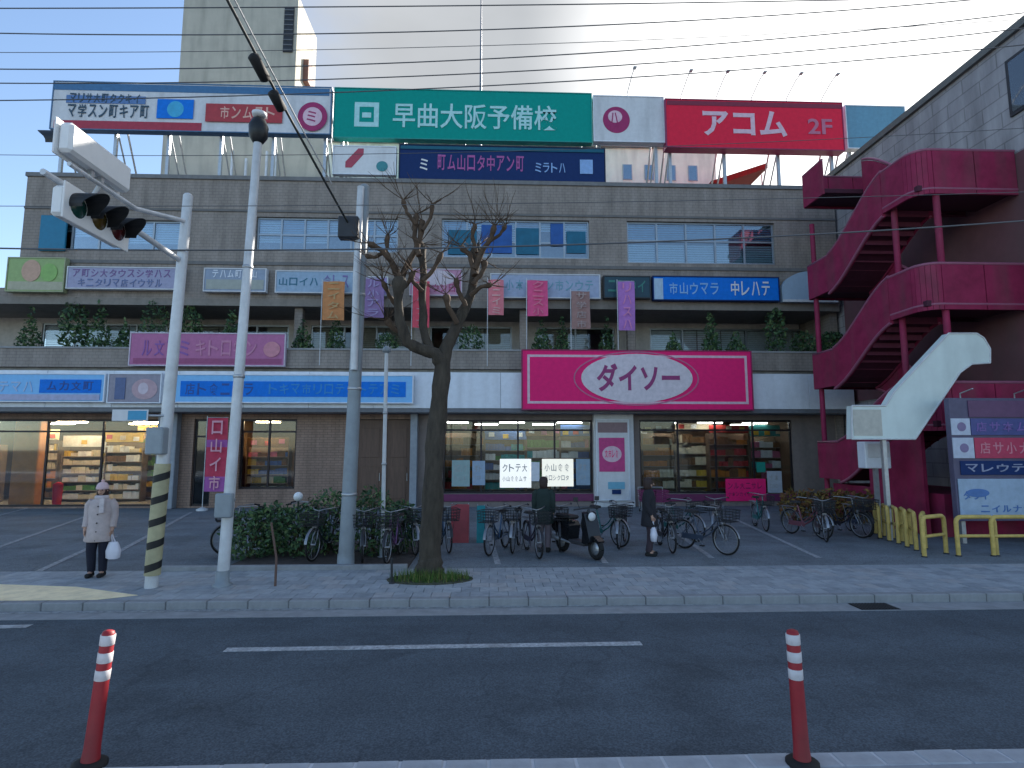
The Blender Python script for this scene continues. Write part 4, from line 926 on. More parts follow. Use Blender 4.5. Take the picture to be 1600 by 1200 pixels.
def flight(x0, x1, ya, za, yb, zb, outer):
    n = 10; mb = MB(); k_ = 9
    for i in range(k_):
        t0, t1 = i / k_, (i + 1) / k_; y0, y1 = ya + (yb - ya) * t0, ya + (yb - ya) * t1; zz = za + (zb - za) * (i + .5) / k_ + .12
        mb.box(x0 + .1, x1 - .05, min(y0, y1), max(y0, y1) + .02, zz - .05, zz)
        mb.box(x0 + .1, x1 - .05, (y0 if zb < za else y0) - .012, (y0) + .012, zz - .05 - abs(zb - za) / k_, zz - .052)
    mb.build('tread', MTR, st)
    prof = [(ya + (yb - ya) * i / n, za + (zb - za) * ease(i / n)) for i in range(n + 1)]
    mb = MB()
    for xs in ((x0, x0 + .1), (x1 - .05, x1 - .005)):
        top = 1.12 if xs[0] == x0 else .34
        v = []
        for y, z in prof: v += [(xs[0], y, z - .2), (xs[1], y, z - .2), (xs[1], y, z + top), (xs[0], y, z + top)]
        f = []
        for i in range(n):
            a, b = i * 4, i * 4 + 4
            f += [(a, b, b + 1, a + 1), (a + 1, b + 1, b + 2, a + 2), (a + 2, b + 2, b + 3, a + 3), (a + 3, b + 3, b, a)]
        f += [(0, 1, 2, 3), (n * 4 + 3, n * 4 + 2, n * 4 + 1, n * 4)]
        mb.add(v, f)
        if not outer: break
    mb.build('stringer', MAROON, st)
    rail_cap([(x0 + .05, y, z + 1.2) for y, z in prof]).build('handrail', CAPM, st)
    rail_cap([(x0 + .012, y, z - .18) for y, z in prof]).build('bottom_rail', CAPM, st)
    mb = MB(); v = []
    for y, z in prof: v += [(x0 + .1, y, z - .12), (x1 - .05, y, z - .12)]
    mb.add(v, [(i * 2, i * 2 + 1, i * 2 + 3, i * 2 + 2) for i in range(n)])
    mb.add([(a_, b_, c_ + .06) for a_, b_, c_ in v], [(i * 2 + 2, i * 2 + 3, i * 2 + 1, i * 2) for i in range(n)])
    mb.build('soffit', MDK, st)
flight(SX0, SXM, FY1, levels_front[0], RY0, levels_rear[1], True)
flight(SX0, SXM, FY1, levels_front[1], RY0, levels_rear[2], True)
flight(SX0, SXM, FY1, levels_front[2], RY0, levels_rear[3], True)
for k in range(3): flight(SXM, SX1, RY0, levels_rear[k], FY1, levels_front[k], False)
mb = MB(); mb.box(SX0 + .3, SX1, FY0 + .3, RY1 - .4, ZG, 1.2); mb.box(SX0 + .02, SX0 + .12, FY0 + .6, FY1 + 1.4, ZG, levels_front[2] - .1); mb.build('base_wall', MAROON, st)
for x, y in ((12.15, 14.62), (SX0 + .2, RY1 - .2), (SX0 + .25, 15.7)):
    mb = MB(); mb.tube([(x, y, ZG), (x, y, 10.5)], .085, 12); mb.build('column', MAROON, st)
# arrow-shaped white panel below the flight
YA = 14.2
ap = [(1482, 521), (1526, 521), (1537, 528), (1547, 545), (1547, 567), (1518, 569), (1500, 582), (1430, 686), (1331, 686), (1331, 634), (1384, 634), (1397, 612)]
arw = thing('arrow_sign', 'large pale arrow-like stair-side panel pointing down left to the entrance', 'sign', tuple(U(1440, 686, YA)))
pw = [(U(a, b, YA).x, U(a, b, YA).z) for a, b in ap]
mb = MB(); mb.prism(pw[::-1], YA, YA + .22, 'Y'); mb.build('panel', mat('arrow_white', (.68, .76, .72), .5, var=.06, scale=2, dirt=.12), arw)
mb = MB(); n = len(pw)
cx = sum(p[0] for p in pw) / n; cz = sum(p[1] for p in pw) / n
for i in range(n):
    a, b = pw[i], pw[(i + 1) % n]; mb.tube([(a[0], YA - .005, a[1]), (b[0], YA - .005, b[1])], .022, 6)
mb.build('edge_trim', mat('trim_white', (.62, .62, .62), .5), arw)
q0, q1 = U(1376, 640, YA), U(1331, 684, YA)
mb = MB(); mb.box(q1.x + .06, q0.x, YA - .012, YA - .002, q1.z + .05, q0.z); mb.build('field', mat('beige_field2', (.5, .48, .42), .5), arw)
for px, py in ((1400, 650), (1470, 560), (1510, 540)):
    p = U(px, py, YA); mb = MB(); mb.box(p.x - .04, p.x + .04, YA + .221, FY0 + (.9 if px < 1450 else .3), p.z - .04, p.z + .04); mb.build('bracket', STEEL, arw)
p = U(1385, 686, YA); mb = MB(); mb.box(p.x - .05, p.x + .05, YA + .08, YA + .18, ZG, p.z + .002); mb.build('post', STEEL, arw)
# pale meter box under the arrow
x0, x1, z0, z1 = box_at(1352, 690, 1392, 732, 15.5)
bx = thing('meter_box', 'pale grey-blue cabinet below the tip of the arrow sign', 'cabinet', ((x0 + x1) / 2, 15.5, ZG))
mb = MB(); mb.bbox(x0, x1, 15.5, 15.85, z0, z1, .02); mb.build('case', PALEB, bx)
mb = MB(); mb.bbox(x0 + .06, x1 - .06, 15.48, 15.498, z0 + .3, z1 - .06, .005); mb.build('door', OFFWH, bx)
mb = MB(); mb.box((x0 + x1) / 2 - .05, (x0 + x1) / 2 + .05, 15.6, 15.7, ZG, z0 - .002); mb.build('post', STEEL, bx)

# tenant directory board
YD = 13.6
_WALL_Y[0] = YD + .3
def drow(y0, y1): return (1484, y0, 1690, y1)
ds = thing('directory_sign', 'large tenant directory board with coloured rows at right edge', 'sign', tuple(U(1560, 815, YD)))
rows = [(626, 652, mat('row_plum', (.13, .06, .13), .5), 1512, None), (654, 680, mat('row_indigo', (.07, .08, .24), .5), 1516, mat('violet_print', (.2, .12, .36), .5)), (684, 716, mat('row_red', (.48, .04, .1), .5), 1522, mat('salmon_print', (.62, .22, .28), .5)), (720, 742, NAVY, 1500, mat('slate_print', (.3, .32, .44), .5)), (748, 808, mat('row_pale', (.34, .44, .56), .5), 1498, mat('deep_print', (.08, .18, .42), .5))]
X1 = U(1690, 700, YD).x
xl = U(1490, 720, YD).x; zt, zb_ = U(1560, 622, YD).z, U(1560, 814, YD).z
mb = MB(); mb.bbox(xl, X1, YD, YD + .16, zb_, zt, .01); mb.build('board', mat('board_navy', (.1, .09, .15), .5), ds)
for k, (y0, y1, m_, lx, ink) in enumerate(rows):
    za, zb2 = U(1560, y1, YD).z, U(1560, y0, YD).z
    a = U(lx, (y0 + y1) / 2, YD).x
    mb = MB(); mb.bbox(a, X1 - .05, YD - .03, YD - .001, za, zb2, .006); rw = mb.build('row_panel', m_, ds)
    if k in (1, 2):
        mb = MB(); mb.bbox(xl - .02 + .02, a - .02, YD - .03, YD - .001, za, zb2, .006); e = mb.build('row_panel', mat('row_icon', (.5, .54, .64), .5), ds)
        mb = MB(); mb.prism(ellipse((xl + a) / 2, (za + zb2) / 2, .11, .11, 20)[::-1], YD - .036, YD - .0305, 'Y'); mb.build('emblem', mat('icon_mauve', (.22, .17, .3), .5), e)
    if ink:
        mb = MB()
        if k < 4: put_glyphs(mb, a + .12, X1 - .3, za + (zb2 - za) * .22, za + (zb2 - za) * .78, YD - .031, 7, 400 + k)
        else:
            put_glyphs(mb, a + .1, a + .75, za + .42, za + .62, YD - .031, 3, 410); put_glyphs(mb, a + .5, X1 - .3, za + .12, za + .28, YD - .031, 9, 411)
        mb.build('lettering', ink, rw, kind='stuff')
mb = MB(); zz = U(1560, 770, YD).z; mb.prism(ellipse(U(1526, 770, YD).x, zz, .28, .1, 24)[::-1], YD - .046, YD - .0315, 'Y'); mb.build('emblem', mat('deep_print', (.08, .18, .42), .5), ds)
for x in (xl + .25, X1 - .25):
    mb = MB(); mb.box(x - .05, x + .05, YD + .161, YD + .26, ZG, zt - .1); mb.build('post', STEEL, ds)
mb = MB()
for px in (1505, 1590): p = U(px, 622, YD); mb.tube([(p.x, YD + .08, zt - .02), (p.x, YD + .08, zt + .12), (p.x, YD - .3, zt + .2)], .016, 6)
mb.build('lamp_arm', STEEL, ds)

# ================================================================== STREET FURNITURE AND PLANTING
YEL = mat('ochre_pipe_paint', (.56, .4, .11), .5, var=.2, scale=9, dirt=.35)
gp = thing('guard_pipe', '', 'barrier', (0, 0, 0), 0, 'yellow guard pipes along the right side of the lot')
mb = MB(); hw_, hh, rr = .42, .82, .12
arc = [(-hw_, 0, -.02), (-hw_, 0, hh - rr)] + [(-hw_ + rr - rr * math.cos(t), 0, hh - rr + rr * math.sin(t)) for t in [PI / 2 * k / 5 for k in range(1, 6)]]
arc += [(-a, b, c) for a, b, c in arc[::-1]]
mb.tube(arc, .044, 10); mb.build('hoop', YEL, gp, world=False)
mb = MB(); mb.tube([(-hw_ + .01, 0, .42), (hw_ - .01, 0, .42)], .034, 8); mb.build('crossbar', YEL, gp, world=False)
mb = MB()
for q in (-1, 1): mb.lathe([(.06, 0), (.06, .02), (.04, .03)], (q * hw_, 0, 0), 10)
mb.build('foot', DARK, gp, world=False)
GP = [((1372, 838), 62, 'farthest hoop of the row, beside the dark bicycle'), ((1400, 846), 62, 'second hoop of the row, just in front of the farthest'), ((1428, 856), 60, 'third hoop of the row, left of the bright corner hoop'), ((1462, 868), 25, 'bright corner hoop where the row turns, left of the directory board'), ((1528, 869), 0, 'hoop under the left part of the directory board'), ((1583, 869), 0, 'hoop under the middle of the directory board'), ((1386, 842), 62, 'hoop squeezed between the farthest and the second hoop'), ((1414, 851), 60, 'hoop between the second and third hoops of the row'), ((1445, 862), 50, 'hoop just behind the bright corner hoop'), ((1640, 869), 0, 'hoop cut by the right edge of the picture')]
for k, ((px, py), rz, where) in enumerate(GP):
    p = G(px, py, .119); lab = 'yellow guard pipe, ' + where
    if k == 0: gp.location = p; gp.rotation_euler = (0, 0, R(rz)); gp['label'] = lab
    else: dup(gp, p, R(rz), lab)

def shrub(name, label, px, py, rx, rz_, n, size, mats, seed, grp=None, shape='ball', cat='shrub'):
    p = G(px, py, .14); rng = random.Random(seed)
    t = thing(name, label, cat, p, 0, grp)
    mb = MB()
    for _ in range(6):
        a = rng.uniform(0, 6.28); mb.tube([p, p + Vector((math.cos(a) * rx * .3, math.sin(a) * rx * .3, rz_)), p + Vector((math.cos(a) * rx * .7, math.sin(a) * rx * .7, rz_ * 1.6))], [.02, .014, .006], 5)
    mb.build('stem', mat('stem_brown', (.06, .045, .03), .9), t)
    mb = MB(); foliage(mb, p + Vector((0, 0, rz_ * .95)), rx, rz_, n, size, rng, shape); mb.build('foliage', mats, t)
    return t
AUT = [mat('leaf_rust', (.17, .07, .025), .7, var=.3), mat('leaf_ochre', (.22, .14, .03), .7, var=.3), mat('leaf_olive', (.1, .085, .03), .7, var=.3)]
for k, (px, py) in enumerate(((1243, 812), (1272, 812), (1302, 813), (1330, 814), (1358, 818))):
    shrub('autumn_shrub', ('rusty low shrub next to the magenta poster', 'ochre low shrub in the middle left of the hedge by the brown wall', 'ochre low shrub in the centre of the hedge right of the brown wall', 'rusty low shrub behind the dark bicycle at right', 'rusty low shrub at the foot of the maroon stairs')[k], px, py, .48, .5, 420, .07, AUT if k % 2 else [AUT[1], AUT[0], AUT[2]], 500 + k, 'low autumn shrubs right of the lot')
for k, (px, py, rx, rz_) in enumerate(((388, 872, .5, .45), (425, 866, .4, .5), (468, 868, .5, .48), (512, 866, .5, .62), (582, 868, .42, .66), (624, 862, .4, .5))):
    shrub('green_shrub', ('dark green shrub at the left end of the planting bed', 'small green shrub behind the brown stake', 'dark green shrub behind the silver bicycle', 'tall green shrub just left of the middle pole', 'tall green shrub between middle pole and thin pole', 'green shrub between thin pole and tree')[k], px, py, rx * 1.12, rz_ * 1.12, 900, .055, LEAFD, 520 + k, 'green shrubs in the planting bed')
p = G(672, 905, .125); rng = random.Random(5)
mb = MB()
for _ in range(900):
    a = rng.uniform(0, 6.28); r0 = rng.uniform(0, 1) ** .6 * .62; q = Vector((p.x + math.cos(a) * r0 * 1.15, p.y + math.sin(a) * r0 * .55, .125)); h = rng.uniform(.05, .2); b = rng.uniform(0, 6.28)
    tip = q + Vector((math.cos(b) * .05, math.sin(b) * .05, h)); e = Vector((-math.sin(b), math.cos(b), 0)) * .008
    mb.add([q - e, q + e, tip], [(0, 1, 2)], rng.choice((0, 0, 1)))
mb.build('grass', [mat('grass_green', (.07, .14, .025), .8, var=.3), mat('grass_dry', (.16, .17, .05), .8, var=.3)], kind='stuff')
mb = MB(); mb.prism([(p.x + .75 * math.cos(t), p.y + .42 * math.sin(t)) for t in [2 * PI * k / 28 for k in range(28)]], .1, .133, 'Z'); mb.build('tree_pit_soil', mat('pit_soil', (.07, .075, .05), .95, var=.4, scale=9, bump=.8), kind='structure')

# ---------------- the pollarded street tree
BARK = mat('bark', (.065, .053, .04), .92, var=.4, scale=9, bump=1.0, stretch=(1, 1, .3))
BARK2 = mat('bark_brown', (.1, .065, .042), .92, var=.35, scale=9, bump=.8)
TY = G(672, 897, .12).y
tree = thing('street_tree', 'bare pollarded street tree with knobbly forked limbs growing from the pavement', 'tree', tuple(G(672, 897, .12)))
rng = random.Random(11)
def limb(mb, pts, r0, r1, dy=0., knob=False, n=10):
    P = []; m_ = len(pts)
    for i, (a, b) in enumerate(pts):
        q = U(a, b, TY + dy * i / (m_ - 1)); P.append(q)
    # resample with a little wander
    out_ = []
    for i in range(m_ - 1):
        for k in range(4):
            t = k / 4; q = P[i].lerp(P[i + 1], t)
            out_.append(q + Vector((rng.uniform(-1, 1), rng.uniform(-1, 1), 0)) * .012)
    out_.append(P[-1]); L_ = len(out_)
    rad = [(r0 + (r1 - r0) * i / (L_ - 1)) * rng.uniform(.92, 1.1) for i in range(L_)]
    if knob:
        rad[-3] *= 1.35; rad[-2] *= 1.75; rad[-1] *= 1.3
    mb.tube(out_, rad, n); return out_[-1]
mb = MB(); ends = []
limb(mb, [(671, 905), (672, 880), (675, 790), (680, 700), (687, 620), (692, 560)], .21, .15)
limb(mb, [(671, 904), (672, 886), (673, 868)], .29, .19)
e = limb(mb, [(692, 572), (680, 552), (655, 545), (636, 535), (626, 505), (622, 470), (625, 432)], .13, .075, -.4, True); ends.append(e)
e = limb(mb, [(690, 585), (696, 545), (708, 520), (722, 490), (735, 462), (742, 425), (745, 385)], .13, .07, .35, True); ends.append(e)
e = limb(mb, [(676, 556), (662, 520), (660, 470), (662, 420), (655, 380)], .09, .06, .5, True); ends.append(e)
mb.build('trunk', BARK, tree)
mb = MB()
for pts, r0, r1, dy in (([(625, 440), (612, 410), (598, 392), (575, 380)], .07, .035, -.3), ([(625, 440), (640, 405), (655, 380), (660, 345)], .065, .04, .1), ([(742, 430), (735, 400), (720, 385)], .06, .035, .2), ([(742, 420), (755, 390), (768, 372), (772, 352)], .06, .035, -.2),
                        ([(735, 462), (752, 448), (768, 445)], .05, .03, -.3), ([(655, 400), (648, 370), (650, 335)], .06, .035, .1), ([(660, 440), (678, 420), (690, 395)], .05, .03, .2), ([(622, 480), (608, 462), (598, 440)], .045, .028, -.3)):
    ends.append(limb(mb, pts, r0, r1, dy, True, 8))
for pts, r0, r1 in (([(630, 520), (612, 512), (604, 500)], .06, .045), ([(624, 455), (640, 440), (646, 424)], .05, .035), ([(714, 505), (700, 480), (697, 460)], .055, .04), ([(728, 478), (716, 455), (712, 436)], .05, .035), ([(738, 445), (754, 425), (758, 408)], .05, .035), ([(661, 455), (646, 442), (642, 428)], .045, .032), ([(598, 395), (586, 402), (572, 400)], .04, .03), ([(612, 412), (604, 392), (606, 368)], .04, .03), ([(660, 360), (672, 340), (676, 318)], .04, .028), ([(650, 350), (636, 332), (630, 312)], .04, .028), ([(766, 376), (782, 366), (790, 352)], .035, .026), ([(745, 395), (738, 372), (742, 350)], .04, .028)):
    ends.append(limb(mb, pts, r0, r1, rng.uniform(-.2, .2), True, 8))
mb.build('branch', BARK2, tree)
mb = MB()
for e in ends:
    for _ in range(rng.randint(5, 8)):
        d = Vector((rng.uniform(-1, 1), rng.uniform(-.7, .7), rng.uniform(-.1, 1.1))).normalized(); ln = rng.uniform(.25, .95)
        q = e; P = [q]
        for k in range(4): q = q + d * ln / 4; d = (d + Vector((rng.uniform(-.25, .25), rng.uniform(-.25, .25), .1))).normalized(); P.append(q)
        mb.tube(P, [.011, .009, .007, .0055, .003], 4)
        for _q in range(2): mb.tube([P[1 + _q], P[2] + (d + Vector((rng.uniform(-.9, .9), rng.uniform(-.9, .9), .2))).normalized() * ln * .4], [.006, .002], 4)
mb.build('twig', BARK2, tree, kind='stuff')

# ---------------- poles
def pole(name, label, cat, base, top, r0, r1, m_low, m_high, split=None, grp=None):
    b = G(*base, .119); t = U(*top, b.y)
    o = thing(name, label, cat, tuple(b), 0, grp)
    mb = MB(); mb.tube([b, b.lerp(t, .5), t], [r0, (r0 + r1) / 2, r1], 16); mb.lathe([(r1, 0), (r1 * .8, .03), (r1 * .3, .06)], t, 12)
    mb.build('shaft', m_high, o)
    mb = MB(); mb.lathe([(r0 + .06, 0), (r0 + .06, .03), (r0 + .015, .04), (r0 + .01, .25)], b, 16); mb.build('base_collar', m_low, o)
    mb = MB()
    for f_ in (.18, .45, .7): q = b.lerp(t, f_); r_ = r0 + (r1 - r0) * f_; mb.lathe([(r_ + .002, -.03), (r_ + .012, -.02), (r_ + .012, .02), (r_ + .002, .03)], q, 14)
    mb.build('band', STEEL, o)
    return o, b, t
p1, b1, t1 = pole('lamp_pole', 'tall slim pale lamp pole left of the brown wall with dark lamp at top', 'lamp post', (347, 915), (403, 222), .095, .07, POLEG, POLEM)
mb = MB(); h = t1; mb.lathe([(.05, -.04), (.1, 0), (.16, .1), (.17, .3), (.12, .42), (.04, .48)], h, 16); mb.build('lamp_head', mat('lamp_black', (.02, .022, .024), .4, .3), p1)
mb = MB(); mb.lathe([(.04, 0), (.12, .02), (.13, .08), (.05, .12)], h + Vector((0, 0, .48)), 14); mb.build('cap', WHITE, p1)
mb = MB(); q = b1.lerp(t1, .17); mb.bbox(q.x - .14, q.x + .14, q.y - .22, q.y - .1, q.z - .2, q.z + .2, .02); mb.build('junction_box', POLEG, p1)
p2, b2, t2 = pole('utility_pole', 'grey steel pole standing left of the tree with cables at its top', 'pole', (540, 886), (570, 292), .15, .1, POLEG, POLEG)
mb = MB(); q = U(555, 415, b2.y); mb.tube([U(564, 292, b2.y - .14), U(557, 430, b2.y - .16), U(553, 578, b2.y - .18)], .07, 10); mb.build('cable_conduit', POLEM, p2)
mb = MB(); q = U(550, 362, b2.y); mb.bbox(q.x - .2, q.x + .2, q.y - .35, q.y - .13, q.z - .25, q.z + .2, .02); mb.build('splice_box', DARK, p2)
p3, b3, t3 = pole('utility_pole', 'thin grey sign pole between the middle pole and the tree', 'pole', (597, 872), (604, 552), .045, .04, POLEG, POLEM)
mb = MB(); q = t3; mb.lathe([(.03, 0), (.09, .03), (.09, .1), (.03, .16)], q, 12); mb.build('lamp_head', POLEG, p3)
b0_ = G(236, 918, .119); t0_ = U(294, 306, b0_.y)
sp = thing('signal_pole', 'grey signal pole with yellow and black striped sleeve at its foot, left', 'pole', tuple(b0_))
mb = MB(); mb.tube([b0_, b0_.lerp(t0_, .5), t0_], [.1, .095, .08], 16); mb.lathe([(.08, 0), (.06, .03), (.02, .05)], t0_, 12); mb.build('shaft', POLEM, sp)
mb = MB(); f0, f1 = .03, .3; mb.tube([b0_.lerp(t0_, f0), b0_.lerp(t0_, f1)], .122, 18); sl = mb.build('hazard_sleeve', mat('hazard_yellow', (.44, .4, .24), .55, var=.15, dirt=.3), sp)
for k in range(5):
    c = b0_.lerp(t0_, f0 + (f1 - f0) * (k + .5) / 5); mb = MB(); v = []; n = 20
    for i in range(n + 1):
        a = -PI + 2 * PI * i / n; zz = 0
        zz = .22 * (i / n) - .11
        v += [c + Vector((.125 * math.cos(a), .125 * math.sin(a), zz - .06)), c + Vector((.125 * math.cos(a), .125 * math.sin(a), zz + .06))]
    mb.add(v, [(2 * i, 2 * i + 2, 2 * i + 3, 2 * i + 1) for i in range(n)], 0, True); mb.build('stripe', mat('hazard_black', (.015, .015, .015), .6), sl)
c = b0_.lerp(t0_, .36); mb = MB(); mb.bbox(c.x - .16, c.x + .12, c.y - .3, c.y - .1, c.z - .25, c.z + .2, .02); mb.build('control_box', POLEG, sp)
# signal arm out over the road and the two heads
sx = b0_.lerp(t0_, .78).x; za = b0_.lerp(t0_, .78).z
A0 = U(283, 408, b0_.y)
HA = U(142, 342, 7.75); HB = U(152, 250, 7.75)
A1 = HA + Vector((-.1, -.75, .3)); A2 = HB + Vector((.0, -.5, -.31))
mb = MB(); mb.tube([A0, HA + Vector((-.1, .7, .3)), A1], [.05, .045, .04], 10)
mb.tube([b0_.lerp(t0_, .93), HB + Vector((0, .9, -.31)), A2], [.04, .035, .03], 10); mb.tube([HA + Vector((-.1, .1, .3)), HB + Vector((0, .1, -.3))], .03, 8)
mb.build('arm', POLEM, sp)
SIGW = mat('signal_white', (.78, .78, .77), .4, var=.04)
def signal_head(name_label, c, sgn, rot=0):
    t = thing('traffic_signal', name_label, 'traffic signal', tuple(c), 0, None)
    x = c.x; y = c.y; z = c.z
    mb = MB(); mb.bbox(x - .09, x + .09, y - .62, y + .62, z - .2, z + .2, .04); mb.build('housing', SIGW, t)
    mb = MB(); mb.bbox(x + sgn * .1 - .012, x + sgn * .1 + .012, y - .66, y + .66, z - .24, z + .24, .008); mb.build('backplate', SIGW if sgn < 0 else SIGW, t)
    for k, col in enumerate(((.008, .05, .04), (.07, .045, .008), (.06, .008, .008))):
        yy = y + (k - 1) * .4
        mb = MB(); mb.lathe([(.15, 0), (.12, .025 * sgn), (.02, .045 * sgn)], (x + sgn * .112, yy, z), 18, axis='X'); mb.build('lens', mat('lens_%d' % k, col, .2, var=0), t)
        mb = MB(); v = []; n = 16
        for i in range(n + 1):
            a = -R(20) + (PI + R(40)) * i / n; cy, cz = math.cos(a), math.sin(a)
            for dd, rr in ((0, .17), (.36, .17), (.36, .163), (0, .163)): v.append((x + sgn * (.112 + dd * (.45 + .55 * max(0, cz))), yy + cy * rr, z + cz * rr))
        f = []
        for i in range(n):
            a, b = i * 4, i * 4 + 4
            for j in range(4): f.append((a + j, a + (j + 1) % 4, b + (j + 1) % 4, b + j))
        f += [(0, 1, 2, 3), (n * 4 + 3, n * 4 + 2, n * 4 + 1, n * 4)]
        mb.add(v, f); mb.build('hood', mat('hood_black', (.015, .017, .02), .5), t)
    mb = MB()
    s2 = 1 if sgn > 0 else -1
    for q in (-.1, .1): mb = MB(); mb.box(x - .03 - (.1 if sgn > 0 else 0), x + .03, y + q - .03, y + q + .03, min(z + s2 * .2, z + s2 * .31), max(z + s2 * .2, z + s2 * .31)); mb.build('bracket', STEEL, t)
    return t
signal_head('traffic signal head with three black hoods pointing right, lower of two on the arm', HA, 1)
signal_head('white traffic signal head seen from behind, upper of two on the arm', HB, -1)
# small street-name plate pair on the pole
q = U(208, 648, b0_.y - .2)
nb = thing('plate_sign', 'small pale and blue plate fixed beside the signal pole below the fascia', 'sign', tuple(q))
mb = MB(); x0, x1, z0, z1 = box_at(176, 640, 232, 658, b0_.y - .2); mb.bbox(x0, x1, b0_.y - .22, b0_.y - .2, z0, z1, .005); mb.build('plate', OFFWH, nb)
mb = MB(); mb.box(x0 + (x1 - x0) * .45, x1 - .02, b0_.y - .226, b0_.y - .2205, z0 + .02, z1 - .02); mb.build('field', mat('plate_blue', (.05, .3, .5), .5), nb)
mb = MB(); mb.tube([(x1 - .1, b0_.y - .19, (z0 + z1) / 2), (b0_.lerp(t0_, .37).x, b0_.y - .08, (z0 + z1) / 2)], .02, 8); mb.build('bracket', STEEL, nb)

# ---------------- overhead wires between poles that stand just outside the picture
WIREM = mat('wire_grey', (.1, .105, .115), .6, var=.05)
WIREL = mat('wire_pale', (.5, .5, .5), .6, var=.05)
XWL, XWR = -17.0, 15.5
def outpole(x, y, h, label):
    t = thing('concrete_pole', label, 'pole', (x, y, .1))
    mb = MB(); mb.tube([(x, y, .1), (x, y, h / 2), (x, y, h)], [.19, .16, .12], 16); mb.build('shaft', CONC, t)
    for zz in (h - .6, h - 1.4, h - 2.2):
        mb = MB(); mb.box(x - .05, x + .05, y - .9, y + .9, zz - .05, zz + .05); mb.build('crossarm', STEEL, t)
    return t
outpole(XWL, 10.3, 13.5, 'concrete pole carrying the wires, beyond the left edge of the picture')
outpole(XWR, 10.3, 14.5, 'concrete pole carrying the wires, beyond the right edge of the picture')
WL = [(13, 8, -6, 'topmost wire across the sky, almost level'), (52, 45, -8, 'second wire from the top on the left side'), (82, 70, 30, 'faint third wire crossing in front of the tower'), (108, 90, 20, 'fourth wire crossing below the tower slot'), (157, 132, 70, 'wire crossing the top edge of the white roof sign'), (130, 112, 44, 'wire just above the white and green roof signs'), (242, 236, 200, 'wire passing behind the lamp head under the roof signs'), (322, 318, 300, 'wire crossing the top of the grey facade'), (388, 385, 345, 'dark cable crossing the sills of the upper windows')]
for k, (ya, yb, yc, lab) in enumerate(WL):
    Yw = 9.75 + .16 * (k % 7)
    pa, pb, pc = U(0, ya, Yw), U(800, yb, Yw), U(1600, yc, Yw)
    def zq(x):
        return pa.z * (x - pb.x) * (x - pc.x) / ((pa.x - pb.x) * (pa.x - pc.x)) + pb.z * (x - pa.x) * (x - pc.x) / ((pb.x - pa.x) * (pb.x - pc.x)) + pc.z * (x - pa.x) * (x - pb.x) / ((pc.x - pa.x) * (pc.x - pb.x))
    P = [(XWL + (XWR - XWL) * i / 40, Yw, zq(XWL + (XWR - XWL) * i / 40)) for i in range(41)]
    mb = MB(); mb.tube(P, .014 if k == 8 else (.006 if k in (2, 7, 6) else .011), 6)
    tag(mb.build('overhead_wire', WIREM, None), lab, 'wire', 'wires strung along the street')
# dropping cables from the near side down to the middle pole
E = U(548, 356, b2.y - .2); S = U(366, 0, 7.6); D = S - E; S2 = E + D * 2.05
mb = MB(); P = []
for i in range(33):
    t = i / 32; q = E.lerp(S2, t) - Vector((0, 0, .18 * math.sin(PI * t))); P.append(q)
mb.tube(P, .022, 6); tag(mb.build('drop_cable', mat('cable_black', (.03, .035, .035), .6, var=.05), None), 'thick dark cable slanting from top left down to the middle pole', 'cable')
mb = MB(); mb.tube([q + Vector((.07, -.02, .06)) for q in P[4:]], .012, 6); tag(mb.build('drop_cable', WIREL, None), 'thin pale cable running beside the thick dark slanting cable', 'cable')
for k, (px, py, ln, lab) in enumerate(((391, 88, .42, 'black cable closure on the slanting cable in front of the tower'), (452, 132, .34, 'black cable closure on the slanting cable just above the roof signs'))):
    t_ = min(range(33), key=lambda i: (P[i] - U(px, py, P[i].y)).length); q = P[t_]
    d = (P[min(t_ + 1, 32)] - P[t_ - 1]).normalized(); n_ = Vector((0, 0, -.1))
    mb = MB(); mb.tube([q + n_ - d * ln / 2, q + n_ - d * ln * .42, q + n_ + d * ln * .42, q + n_ + d * ln / 2], [.03, .085, .085, .03], 12); t = thing('cable_closure', lab, 'cable box', tuple(q))
    mb.build('case', BLACK, t)
    mb = MB(); mb.tube([q + n_ - d * .1, q - d * .1], .012, 6); mb.tube([q + n_ + d * .1, q + d * .1], .012, 6); mb.build('hanger', STEEL, t)
np_ = S2
t = thing('concrete_pole', 'concrete pole on the near pavement carrying the slanting cable, beyond the left edge', 'pole', (np_.x, np_.y, .12))
mb = MB(); mb.tube([(np_.x, np_.y, .12), (np_.x, np_.y, np_.z + 1)], [.18, .12], 14); mb.build('shaft', CONC, t)

# ---------------- red delineator posts on the near kerb
BOLR = mat('bollard_red', (.3, .018, .026), .5, var=.12, scale=7, dirt=.55)
BOLW = mat('reflective_white', (.6, .57, .58), .5, var=.15, scale=12, dirt=.4)
def bollard(px, pyb, pyt, label, lean=0):
    b = G(px, pyb, .13); h = U(px, pyt, b.y).z - .13
    t = thing('bollard', label, 'bollard', tuple(b), 0, 'red posts on the near kerb')
    mb = MB(); mb.lathe([(.062, .03), (.054, .12), (.05, h * .5), (.046, h - .04), (.038, h - .01), (.015, h)], b, 18); mb.build('post', BOLR, t)
    mb = MB(); mb.lathe([(.115, 0), (.115, .02), (.09, .035), (.065, .04)], b, 20); mb.build('base', BLACK, t)
    for f_ in (.96, .83, .70):
        r_ = .0475 + .004 * (1 - f_); mb = MB(); zz = h * f_ - .03; mb.lathe([(r_, zz - .036), (r_ + .002, zz - .034), (r_ + .002, zz + .034), (r_, zz + .036)], b, 18); mb.build('reflector_band', BOLW, t)
    t.rotation_euler = (0, R(lean), 0)
    return t
bollard(140, 1196, 984, 'red post with three white bands at the left, by the bottom edge', 4)
bollard(1254, 1194, 983, 'red post with three white bands at the right, by the bottom edge', -1.5)

